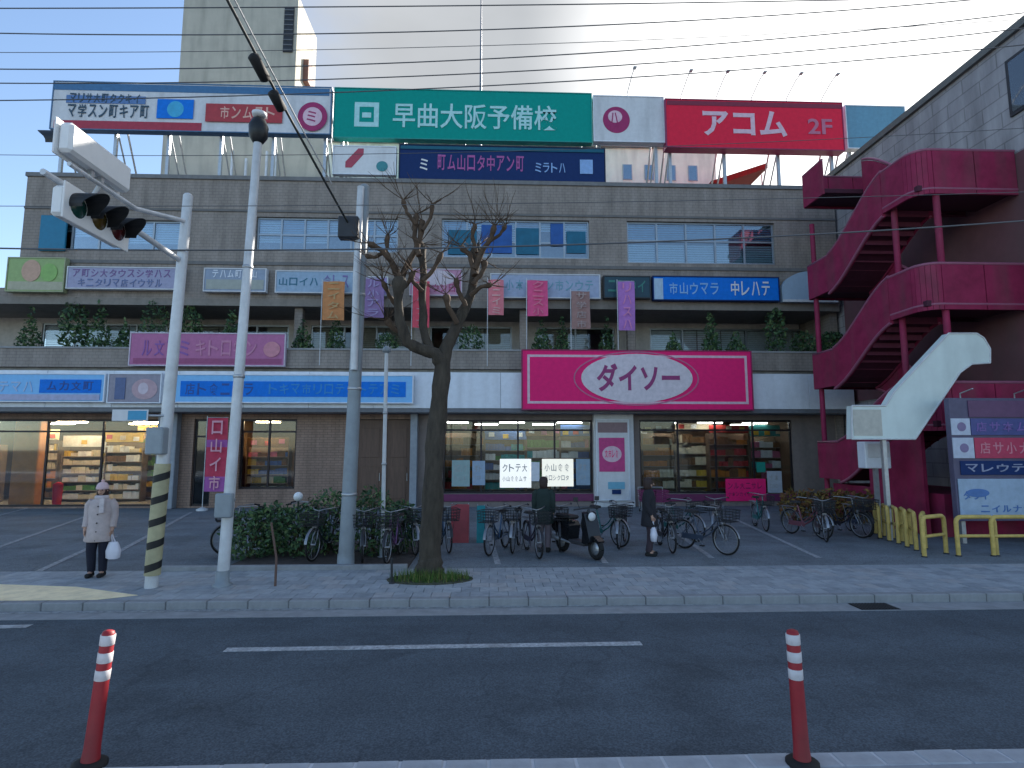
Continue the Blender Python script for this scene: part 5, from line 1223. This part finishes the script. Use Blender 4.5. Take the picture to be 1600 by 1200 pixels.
# ---------------- bicycles
TYRE = BLACK; CHROME = mat('bike_chrome', (.3, .31, .33), .4, .85, var=.05); SADDLE = mat('saddle_black', (.02, .018, .018), .6)
def bike_mat(n_, c): return mat('bike_' + n_, c, .35, .2, var=.06)
SILV = bike_mat('silver', (.42, .44, .45))
def make_bike():
    t = thing('bicycle', '', 'bicycle', (0, 0, 0), 0, 'bicycles parked in the lot')
    def bd(mb, n_, m_, p=t): return mb.build(n_, m_, p, world=False)
    rw, fw = Vector((-.52, 0, .33)), Vector((.55, 0, .33)); bb = Vector((-.08, 0, .28)); seat = Vector((-.25, 0, .78)); head = Vector((.36, 0, .82)); hl = Vector((.41, 0, .62))
    mb = MB(); mb.tube([bb, Vector((.15, 0, .4)), hl], .02, 8); mb.tube([bb + Vector((.02, 0, .1)), Vector((.16, 0, .52)), head - Vector((-.01, 0, .08))], .016, 8); mb.tube([bb, seat], .018, 8)
    for q in (-.05, .05):
        mb.tube([bb + Vector((0, q * .6, 0)), rw + Vector((0, q, 0))], .011, 6); mb.tube([seat - Vector((0, -q * .4, .1)), rw + Vector((0, q, 0))], .009, 6)
    mb.tube([hl - Vector((.01, 0, .04)), head], .024, 8); bd(mb, 'frame', SILV)
    mb = MB()
    for q in (-.045, .045): mb.tube([hl + Vector((.0, q * .6, -.02)), Vector((.47, q, .5)), fw + Vector((0, q, 0))], .012, 6)
    bd(mb, 'fork', CHROME)
    for c in (rw, fw):
        mb = MB(); mb.torus(c, .305, .021, 'Y', 28, 6); w_ = bd(mb, 'tyre', TYRE)
        mb = MB(); mb.torus(c, .28, .011, 'Y', 28, 5); bd(mb, 'rim', CHROME, w_)
        mb = MB()
        for k in range(14): a = 2 * PI * k / 14; mb.tube([c + Vector((0, .025 * (-1) ** k, 0)), c + Vector((.28 * math.cos(a), 0, .28 * math.sin(a)))], .0022, 3, caps=False)
        mb.tube([c - Vector((0, .05, 0)), c + Vector((0, .05, 0))], .022, 8); bd(mb, 'spoke', CHROME, w_)
    for c, a0, a1 in ((rw, R(20), R(190)), (fw, R(10), R(150))):
        mb = MB(); v = []; n = 16
        for i in range(n + 1):
            a = a0 + (a1 - a0) * i / n
            for q, rr in ((-.028, .335), (0, .345), (.028, .335)): v.append(c + Vector((rr * math.cos(a), q, rr * math.sin(a))))
        mb.add(v, [(i * 3 + j, i * 3 + j + 1, i * 3 + j + 4, i * 3 + j + 3) for i in range(n) for j in (0, 1)], 0, True); bd(mb, 'mudguard', CHROME)
    mb = MB(); mb.tube([head, head + Vector((-.03, 0, .16))], .014, 8)
    hb = [(-.14, -.28, .99), (.02, -.26, 1.02), (.3, -.1, 1.0), (.33, 0, .98), (.3, .1, 1.0), (.02, .26, 1.02), (-.14, .28, .99)]
    hb = [(a + .06, b, c) for a, b, c in hb]; mb.tube(hb, .012, 8); bd(mb, 'handlebar', CHROME)
    mb = MB()
    for q in (-1, 1): mb.tube([(-.1, .281 * q, .988), (.02, .268 * q, 1.012)], .018, 8)
    bd(mb, 'grip', BLACK)
    mb = MB(); prof = [(-.17, .1), (-.12, .12), (-.02, .095), (.06, .05), (.13, .03)]
    v = []; f = []
    for x, hw2 in prof:
        v += [(seat.x + x, -hw2, .84), (seat.x + x, -hw2 * .6, .89), (seat.x + x, hw2 * .6, .89), (seat.x + x, hw2, .84)]
    for i in range(4):
        for j in range(4): f.append((i * 4 + j, i * 4 + (j + 1) % 4, i * 4 + 4 + (j + 1) % 4, i * 4 + 4 + j))
    f += [(3, 2, 1, 0), (16, 17, 18, 19)]; mb.add(v, f); mb.tube([seat, (seat.x - .02, 0, .845)], .014, 8); bd(mb, 'saddle', SADDLE)
    # wire basket
    mb = MB(); bx0, bx1, by, z0, z1 = .46, .78, .17, .72, .96
    for k in range(5):
        zz = z0 + (z1 - z0) * k / 4; g_ = .03 * k / 4
        mb.tube([(bx0, -by - g_, zz), (bx1 + g_, -by - g_, zz), (bx1 + g_, by + g_, zz), (bx0, by + g_, zz), (bx0, -by - g_, zz)], .006 if k < 4 else .009, 4)
    for k in range(7):
        q = -by + 2 * by * k / 6; mb.tube([(bx0, q, z1), (bx0, q, z0), (bx1, q, z0), (bx1 + .03, q, z1)], .004, 4)
    for k in range(5):
        xx = bx0 + (bx1 - bx0) * k / 4; mb.tube([(xx, -by - .03, z1), (xx, -by, z0), (xx, by, z0), (xx, by + .03, z1)], .004, 4)
    mb.tube([(.5, 0, z0), (.38, 0, .8)], .01, 6); mb.tube([(.62, -.1, z0), fw + Vector((0, -.06, 0))], .006, 5); mb.tube([(.62, .1, z0), fw + Vector((0, .06, 0))], .006, 5); bd(mb, 'basket', DARK)
    mb = MB(); mb.torus(bb + Vector((0, -.05, 0)), .085, .008, 'Y', 18, 5)
    mb.tube([bb + Vector((0, -.06, 0)), bb + Vector((.12, -.08, -.12))], .009, 6); mb.tube([bb + Vector((0, .06, 0)), bb + Vector((-.12, .08, .12))], .009, 6); mb.tube([bb - Vector((0, .07, 0)), bb + Vector((0, .07, 0))], .012, 6); ck = bd(mb, 'crank', CHROME)
    mb = MB(); mb.bbox(.0, .09, -.17, -.085, .14, .165, .006); mb.bbox(-.25, -.16, .085, .17, .39, .415, .006); bd(mb, 'pedal', BLACK, ck)
    mb = MB(); mb.bbox(-.55, .02, -.062, -.05, .25, .37, .005); bd(mb, 'chain_guard', SILV)
    mb = MB()
    for q in (-.09, .09): mb.tube([rw + Vector((0, q * .7, 0)), rw + Vector((-.12, q, -.335 + .012))], .009, 6)
    mb.tube([rw + Vector((-.12, -.09, -.32)), rw + Vector((-.12, .09, -.32))], .009, 6); bd(mb, 'kickstand', CHROME)
    mb = MB()
    for q in (-.06, .06): mb.tube([(-.32, q, .72), (-.86, q, .72)], .007, 5)
    for k in range(5): mb.tube([(-.4 - .1 * k, -.06, .72), (-.4 - .1 * k, .06, .72)], .006, 5)
    for q in (-.06, .06): mb.tube([rw + Vector((0, q, 0)), (-.74, q, .72)], .006, 5)
    bd(mb, 'carrier', CHROME)
    mb = MB(); mb.lathe([(.02, 0), (.045, .03), (.05, .08), (.045, .085)], (.44, 0, .66), 12, axis='X'); bd(mb, 'lamp', CHROME)
    return t
bk = make_bike()
BIKES = [((455, 858), 8, (.42, .45, .46), 'silver bicycle parked side-on in front of the green shrubs, left of middle pole'),
         ((398, 866), 150, (.12, .07, .05), 'brown bicycle beside the foot of the lamp pole'),
         ((508, 872), 100, (.03, .05, .06), 'dark bicycle seen end-on just left of the middle pole'),
         ((568, 874), 80, (.06, .07, .13), 'dark blue bicycle between middle pole and thin pole'),
         ((616, 876), 95, (.14, .06, .16), 'purple bicycle end-on right of the thin pole'),
         ((640, 862), 70, (.02, .1, .09), 'green bicycle just left of the tree trunk'),
         ((694, 858), 75, (.04, .08, .14), 'slate blue bicycle just right of the tree trunk'),
         ((778, 862), 110, (.05, .1, .18), 'blue bicycle right of the teal stand'),
         ((806, 858), 100, (.16, .17, .19), 'grey bicycle in the middle of the row by the white posters'),
         ((832, 866), 80, (.05, .04, .07), 'dark bicycle left of the one with a pale box'),
         ((874, 856), 96, (.02, .02, .025), 'black bicycle with its front wheel towards the street beside the scooter'),
         ((944, 850), 60, (.03, .14, .14), 'teal bicycle under the narrow pillar sign'),
         ((972, 852), 110, (.2, .2, .22), 'pale grey bicycle right of the pillar sign foot'),
         ((1040, 858), 92, (.015, .015, .02), 'black bicycle seen end-on just right of the person in the black coat'),
         ((1062, 842), 65, (.02, .1, .1), 'dark teal bicycle in the bay right of the lone black bicycle'),
         ((1100, 862), 55, (.06, .08, .12), 'slate bicycle in front of the magenta poster'),
         ((1122, 838), 120, (.12, .12, .14), 'grey bicycle close to the magenta poster'),
         ((1188, 826), 100, (.02, .16, .16), 'teal bicycle under the pale grey poster'),
         ((1260, 838), 75, (.2, .07, .09), 'dull red bicycle in front of the autumn shrubs'),
         ((1284, 842), 110, (.14, .09, .1), 'brownish bicycle right of the dull red bicycle'),
         ((1316, 836), 70, (.02, .02, .03), 'black bicycle left of the yellow guard pipes'),
         ((1342, 834), 100, (.03, .05, .1), 'navy bicycle closest to the farthest guard pipe')]
for k, ((px, py), rz, c, lab) in enumerate(BIKES):
    p = G(px, py, .124); p.z = .152 if p.y < SY + 3.2 and px < 640 else .12
    rz2 = R(-rz) if k not in (0,) else R(rz)
    lean = R(random.uniform(-6, 6))
    if k == 0: bk.location = p; bk.rotation_euler = (0, 0, rz2); bk['label'] = lab; o = bk
    else: o = dup(bk, p, rz2, lab)
    m_ = bike_mat('paint_%d' % k, c)
    recolor(o, 'frame', m_); recolor(o, 'chain_guard', m_)
    if k in (1, 3, 4, 6, 9, 10, 13, 20, 21): recolor(o, 'mudguard', bike_mat('dark_guard', (.03, .03, .035)))

# ---------------- scooter
p = G(904, 868, .12)
sc = thing('scooter', 'black motor scooter parked facing the street right of the bicycles', 'scooter', tuple(p), R(-62))
SB = mat('scooter_black', (.012, .013, .016), .25, .1, var=.05); 
def bd(mb, n_, m_, pr=sc): return mb.build(n_, m_, pr, world=False)
mb = MB(); mb.prism([(.42, .3), (.6, .36), (.52, .62), (.42, .92), (.34, .95), (.36, .6), (.32, .32)], -.16, .16, 'Y'); bd(mb, 'front_shield', SB)
mb = MB(); mb.bbox(-.2, .36, -.14, .14, .25, .33, .02); bd(mb, 'floorboard', mat('scooter_grey', (.05, .05, .055), .6))
mb = MB(); mb.prism([(-.2, .28), (-.12, .62), (-.2, .7), (-.62, .74), (-.82, .68), (-.78, .5), (-.5, .34)], -.15, .15, 'Y'); bd(mb, 'rear_body', SB)
mb = MB(); mb.bbox(-.72, -.12, -.135, .135, .745, .83, .035); bd(mb, 'seat', SADDLE)
for c in ((-.58, 0, .23), (.6, 0, .23)):
    mb = MB(); mb.torus(c, .175, .055, 'Y', 24, 10); w_ = bd(mb, 'tyre', BLACK); mb = MB(); mb.lathe([(.03, -.05), (.13, -.04), (.13, .04), (.03, .05)], c, 18, axis='Y'); bd(mb, 'rim', STEEL, w_)
mb = MB(); mb.prism([(.42, .36), (.5, .47), (.62, .49), (.78, .4), (.76, .36), (.62, .44), (.52, .42)], -.08, .08, 'Y'); bd(mb, 'mudguard', SB)
mb = MB(); mb.tube([(.4, 0, .9), (.36, 0, 1.0)], .03, 8); mb.tube([(.28, -.32, 1.0), (.36, -.12, 1.03), (.36, .12, 1.03), (.28, .32, 1.0)], .016, 8); bd(mb, 'handlebar', DARK)
mb = MB()
for q in (-1, 1): mb.tube([(.33, .2 * q, 1.02), (.32, .28 * q, 1.2)], .007, 6); mb.bbox(.3, .32, .28 * q - .07, .28 * q + .05, 1.17, 1.26, .008)
bd(mb, 'mirror', DARK)
mb = MB(); mb.lathe([(.02, .05), (.08, .03), (.09, 0)], (.47, 0, .86), 14, axis='X'); bd(mb, 'headlight', WHITE)
mb = MB(); mb.box(-.86, -.84, -.1, .1, .42, .54); bd(mb, 'number_plate', WHITE)
mb = MB(); mb.tube([(-.1, -.12, .26), (-.3, -.16, .29), (-.4, -.175, .3), (-.75, -.2, .34)], [.02, .025, .045, .055], 10); bd(mb, 'exhaust', STEEL)
# ---------------- small stands in front of the shop
def stand(label, px0, py0, px1, py1, m_, ink, lean=.09):
    b = G((px0 + px1) / 2, py1, .119); x0, x1, z0, z1 = box_at(px0, py0, px1, py1, b.y)
    t = thing('sandwich_board', label, 'sign', tuple(b), 0, 'small standing boards in front of the shop')
    for s_ in (-1, 1):
        mb = MB(); v = []
        for yy, zz in ((s_ * .2, .119), (s_ * .02, z1)):
            for d_ in (0, .025 * s_): v += [(x0, b.y + yy + d_, zz), (x1, b.y + yy + d_, zz)]
        mb.add(v, [(0, 1, 5, 4), (2, 6, 7, 3), (0, 4, 6, 2), (1, 3, 7, 5), (4, 5, 7, 6), (0, 2, 3, 1)]); mb.build('panel', m_, t)
    mb = MB(); 
    for q in (x0 + .02, x1 - .02): mb.tube([(q, b.y - .2, .125), (q, b.y, z1 + .02), (q, b.y + .2, .125)], .014, 6)
    mb.build('frame', STEEL, t)
    return t
stand('dark red sandwich board standing right of the tree before the shop', 705, 788, 733, 846, mat('board_red', (.36, .05, .06), .6, var=.15, dirt=.2), None)
stand('narrow teal sandwich board beside the dark red one', 745, 790, 758, 846, mat('board_teal', (.01, .22, .24), .6, var=.15), None)
# magenta shopping carts row by the right window
mb = MB()
ctm = mat('cart_plum', (.2, .02, .1), .5)
for k in range(2):
    px = 1012 + 20 * k; p = U(px, 775, 20.6)
    t = thing('shopping_cart', ('plum shopping basket cart just right of the pillar sign', 'plum shopping basket cart next to the first cart, towards the right window')[k], 'cart', (p.x, 20.6, .12), 0, 'shopping carts by the right window')
    mb = MB(); x = p.x
    for q in range(6):
        zz = .52 + .07 * q; mb.box(x - .22 - .01 * q, x + .22 + .01 * q, 20.4, 20.412, zz, zz + .028); mb.box(x - .22 - .01 * q, x + .22 + .01 * q, 21.0, 21.012, zz, zz + .028)
        for s_ in (-1, 1): mb.box(x + s_ * (.22 + .01 * q) - .006, x + s_ * (.22 + .01 * q) + .006, 20.413, 20.999, zz, zz + .028)
    for q in range(9): xx = x - .21 + .42 * q / 8; mb.box(xx - .008, xx + .008, 20.414, 20.424, .5, .94)
    mb.box(x - .2, x + .2, 20.43, 20.98, .49, .51); mb.build('basket', ctm, t)
    mb = MB()
    for s_ in (-1, 1): mb.tube([(x + s_ * .2, 20.35, .2), (x + s_ * .2, 21.0, .2), (x + s_ * .22, 21.08, .98)], .013, 6); mb.tube([(x + s_ * .2, 20.7, .2), (x + s_ * .2, 20.7, .5)], .012, 6)
    mb.tube([(x - .22, 21.08, .98), (x + .22, 21.08, .98)], .016, 6); mb.build('frame', STEEL, t)
    for s_ in (-1, 1):
        for yy in (20.4, 20.98): mb = MB(); mb.torus((x + s_ * .2, yy, .18), .04, .018, 'X', 12, 6); mb.build('wheel', BLACK, t)
# brown stake at the pavement edge
p = G(430, 916, .119); mb = MB(); mb.tube([p, p + Vector((0, 0, .45)), U(424, 818, p.y)], [.022, .02, .018], 8); mb.lathe([(.018, 0), (.01, .02)], U(424, 818, p.y), 8)
tag(mb.build('wooden_stake', mat('stake_brown', (.13, .08, .065), .8, var=.2), None), 'thin brown stake at the back of the pavement below the small shop window', 'stake')
p = G(612, 912, .119); mb = MB(); mb.tube([p, U(612, 872, p.y)], .02, 8); mb.lathe([(.05, 0), (.05, .02), (.02, .03)], p, 10)
tag(mb.build('edge_post', DARK, None), 'short dark post at the back of pavement left of the tree', 'post')
# white round lamp in the planting bed
p = G(466, 866, .14); t = thing('garden_lamp', 'small white globe lamp on a stem among the green shrubs', 'lamp', tuple(p))
q = U(466, 776, p.y); mb = MB(); mb.tube([p, q], .022, 8); mb.build('stem', DARK, t)
mb = MB(); mb.lathe([(.02, -.1)] + [(.1 * math.cos(a), .1 * math.sin(a)) for a in [R(-70 + 20 * k) for k in range(8)]] + [(.02, .1)], q, 14); mb.build('globe', mat('globe_white', (.75, .78, .8), .3, var=.02), t)
p = G(1350, 941, .01)
t = thing('drain_grate', 'dark iron drain grate in the gutter at the right', 'drain', (p.x, KY - .2, .006))
mb = MB(); mb.box(p.x - .3, p.x + .3, KY - .37, KY - .03, .006, .012); mb.build('pit', BLACK, t)
for k in range(12):
    mb = MB(); xx = p.x - .28 + .048 * k; mb.box(xx, xx + .022, KY - .36, KY - .04, .0125, .02); mb.build('bar', DARK, t)

# ---------------- person on the pavement at left
def skin(name, joints, edges, parent, m_, root=0, sub=2):
    me = bpy.data.meshes.new(name); me.from_pydata([j[0] for j in joints], edges, []); o = bpy.data.objects.new(name, me); COL.objects.link(o)
    md = o.modifiers.new('s', 'SKIN'); md.use_smooth_shade = True; md.branch_smoothing = .4
    for i, j in enumerate(joints):
        r_ = j[1]; me.skin_vertices[0].data[i].radius = (r_ if not isinstance(r_, tuple) else r_[0], r_ if not isinstance(r_, tuple) else r_[1])
    me.skin_vertices[0].data[root].use_root = True
    sb_ = o.modifiers.new('d', 'SUBSURF'); sb_.levels = sub; sb_.render_levels = sub
    dg = bpy.context.evaluated_depsgraph_get(); dg.update(); m2 = bpy.data.meshes.new_from_object(o.evaluated_get(dg))
    vs_ = [q.co.copy() for q in m2.vertices]; fs = [list(q.vertices) for q in m2.polygons]
    bpy.data.objects.remove(o); bpy.data.meshes.remove(me); bpy.data.meshes.remove(m2)
    return vs_, fs
SKIN = mat('skin_tone', (.5, .3, .22), .55, var=.04)
def loft(rings, n=20):
    v = []; 
    for cx_, cy_, z, rx, ry in rings: v += [(cx_ + rx * math.cos(2 * PI * k / n), cy_ + ry * math.sin(2 * PI * k / n), z) for k in range(n)]
    return v, [(i * n + k, i * n + (k + 1) % n, (i + 1) * n + (k + 1) % n, (i + 1) * n + k) for i in range(len(rings) - 1) for k in range(n)]
def make_person(label, P, rz, COAT, TRS, hat=True, group=None):
    per = thing('person', label, 'person', tuple(P), rz, group)
    J = [((0, 0, .84), (.12, .1)), ((0, .01, 1.02), (.115, .09)), ((0, .005, 1.24), (.14, .1)), ((0, .0, 1.36), (.06, .055)), ((0, -.012, 1.42), (.05, .05)), ((0, -.02, 1.5), (.078, .088)), ((0, -.015, 1.585), (.06, .068)),
         ((.15, 0, 1.31), .055), ((.2, .03, 1.06), .043), ((.215, -.05, .84), .03), ((.215, -.07, .775), (.035, .022)),
         ((-.15, 0, 1.31), .055), ((-.2, .03, 1.06), .043), ((-.2, -.07, .85), .03), ((-.2, -.09, .785), (.035, .022)),
         ((.085, 0, .8), .09), ((.09, -.015, .46), .058), ((.085, .02, .09), .038), ((.095, -.11, .04), .032),
         ((-.085, 0, .8), .09), ((-.09, -.05, .46), .058), ((-.09, .03, .09), .038), ((-.1, -.1, .04), .032)]
    Ed = [(0, 1), (1, 2), (2, 3), (3, 4), (4, 5), (5, 6), (2, 7), (7, 8), (8, 9), (9, 10), (2, 11), (11, 12), (12, 13), (13, 14), (0, 15), (15, 16), (16, 17), (17, 18), (0, 19), (19, 20), (20, 21), (21, 22)]
    vs_, fs = skin('body', J, Ed, per, SKIN)
    mb = MB(); mb.add(vs_, fs, 0, True)
    for s_, hx, hy, hz in ((1, .215, -.07, .775), (-1, -.2, -.09, .785)):     # fingers and thumb
        for k in range(4):
            ln = (.062, .07, .066, .052)[k]; y0 = hy - .026 + .017 * k
            mb.tube([(hx, y0, hz), (hx - s_ * .006, y0 - .004, hz - ln * .55), (hx - s_ * .022, y0 - .002, hz - ln)], [.0085, .008, .006], 6)
        mb.tube([(hx - s_ * .005, hy - .028, hz + .03), (hx - s_ * .012, hy - .05, hz), (hx - s_ * .018, hy - .048, hz - .025)], [.01, .009, .007], 6)
    mb.tube([(0, -.095, 1.53), (0, -.118, 1.5), (0, -.1, 1.49)], [.008, .013, .009], 6)   # nose
    for s_ in (-1, 1): mb.lathe([(.004, -.012), (.02, 0), (.004, .012)], (s_ * .08, -.01, 1.51), 8, axis='X')
    bdy = mb.build('body', SKIN, per, world=False)
    mb = MB()
    for s_ in (-1, 1): mb.lathe([(.011, 0), (.008, -.004), (.002, -.006)], (s_ * .03, -.1, 1.525), 8, axis='Y')
    mb.tube([(-.022, -.1, 1.462), (0, -.106, 1.46), (.022, -.1, 1.462)], .005, 5)
    mb.build('face', mat('dark_features', (.06, .025, .025), .5), per, world=False)
    mb = MB(); v, f = loft([(0, 0, .62, .22, .17), (0, 0, .64, .235, .185), (0, 0, .8, .215, .165), (0, 0, 1.0, .185, .14), (0, 0, 1.2, .2, .145), (0, 0, 1.32, .185, .12), (0, 0, 1.385, .09, .085), (0, 0, 1.4, .08, .075)]); mb.add(v, f, 0, True)
    for s_, wr in ((1, (.215, -.045, .86)), (-1, (-.2, -.065, .87))):
        mb.tube([(s_ * .13, 0, 1.33), (s_ * .185, .01, 1.25), (s_ * .205, .03, 1.06), wr], [.075, .08, .066, .055], 12)
    mb.build('coat', COAT, per, world=False)
    mb = MB()
    for z in (.8, .95, 1.1, 1.24): mb.lathe([(.014, 0), (.012, -.008), (.002, -.01)], (.0, -.15 if z > 1.05 else -.158, z), 8, axis='Y')
    mb.box(-.004, .004, -.19, -.13, .64, .66); mb.build('button', mat('button_dark', (.06, .05, .05), .5), per, world=False)
    mb = MB()
    for hp, kn, an in (((.085, 0, .8), (.09, -.015, .46), (.086, .018, .1)), ((-.085, 0, .8), (-.09, -.05, .46), (-.09, .028, .1))): mb.tube([hp, kn, an], [.105, .078, .062], 14)
    mb.build('trousers', TRS, per, world=False)
    mb = MB()
    for s_, y0 in ((.09, .02), (-.095, .03)):
        mb.bbox(s_ - .042, s_ + .042, y0 - .17, y0 + .07, 0, .075, .02); mb.tube([(s_, y0, .05), (s_, y0, .13)], .05, 10)
    mb.build('shoes', BLACK, per, world=False)
    if hat:
        HATM = mat('pale_pink_wool', (.68, .5, .52), .95, var=.12, scale=20, bump=.5)
        mb = MB(); mb.lathe([(.094, 1.535), (.1, 1.545), (.1, 1.575), (.094, 1.58), (.088, 1.615), (.06, 1.65), (.02, 1.668)], (0, -.012, 0), 18); mb.lathe([(.01, 1.66), (.03, 1.675), (.03, 1.695), (.008, 1.712)], (0, -.012, 0), 10); mb.build('hat', HATM, per, world=False)
        mb = MB(); mb.torus((0, -.005, 1.395), .078, .036, 'Z', 20, 8); mb.bbox(.02, .1, -.175, -.135, 1.12, 1.38, .012); mb.build('scarf', mat('pale_scarf', (.62, .55, .56), .95, var=.12, scale=15, bump=.4), per, world=False)
    mb = MB(); mb.lathe([(.05, 1.36), (.085, 1.4), (.094, 1.46), (.092, 1.54)], (0, .02, 0), 16); mb.build('hair', mat('dark_hair', (.035, .018, .015), .6), per, world=False)
    if not hat:
        mb = MB(); mb.lathe([(.097, 1.5), (.1, 1.56), (.088, 1.61), (.05, 1.64), (.01, 1.648)], (0, .008, 0), 18); mb.build('hair', mat('dark_hair', (.035, .018, .015), .6), per, world=False)
    return per
PB_ = G(150, 901, .126)
make_person('person in pale pink hat, beige coat and dark trousers standing on the pavement', PB_, R(14), mat('beige_coat', (.5, .42, .41), .9, var=.14, scale=8, bump=.3), mat('navy_trousers', (.012, .014, .028), .85, var=.15))
make_person('bareheaded person in black coat standing in the lot beside the lone bay line', G(1016, 868, .119), R(70), mat('black_coat', (.02, .02, .026), .9, var=.2), mat('plum_trousers', (.05, .035, .045), .9), False)
make_person('person in dark green jacket and grey trousers among the bicycles by the white posters', G(850, 862, .119), R(165), mat('green_coat', (.02, .035, .032), .9, var=.2), mat('grey_trousers', (.16, .13, .15), .9), False)
hb_ = Vector(PB_) + Matrix.Rotation(R(14), 3, 'Z') @ Vector((.215, -.075, .73))
bg_ = thing('shopping_bag', 'white plastic shopping bag held by the person in the pink hat', 'bag', (hb_.x, hb_.y, hb_.z - .42))
mb = MB(); v, f = loft([(0, 0, 0, .09, .05), (0, 0, .02, .115, .07), (0, 0, .14, .125, .075), (0, 0, .25, .1, .055), (0, 0, .3, .07, .03)], 14); 
rng = random.Random(3); v = [(a + rng.uniform(-.012, .012) + .05, b + rng.uniform(-.01, .01), c) for a, b, c in v]; mb.add(v, f, 0, True); mb.add(v[:14], [list(range(13, -1, -1))]); mb.build('sack', mat('white_plastic', (.68, .68, .76), .4, var=.06), bg_, world=False)
mb = MB()
for s_ in (-.012, .012): mb.tube([(.03, s_, .29), (.0, s_ * .5, .42), (.01, -s_ * .5, .43), (.08, s_, .29)], .006, 5)
mb.build('handle', mat('white_plastic', (.68, .68, .76), .4), bg_, world=False)

q = G(1016, 868, .119) + Matrix.Rotation(R(70), 3, 'Z') @ Vector((.215, -.075, .73)); q = G(1016, 868, .119) + Matrix.Rotation(R(70), 3, 'Z') @ Vector((-.2, -.095, .74))
b2_ = dup(bg_, (q.x, q.y, q.z - .42), R(70), 'white plastic bag held by the bareheaded person in the black coat')
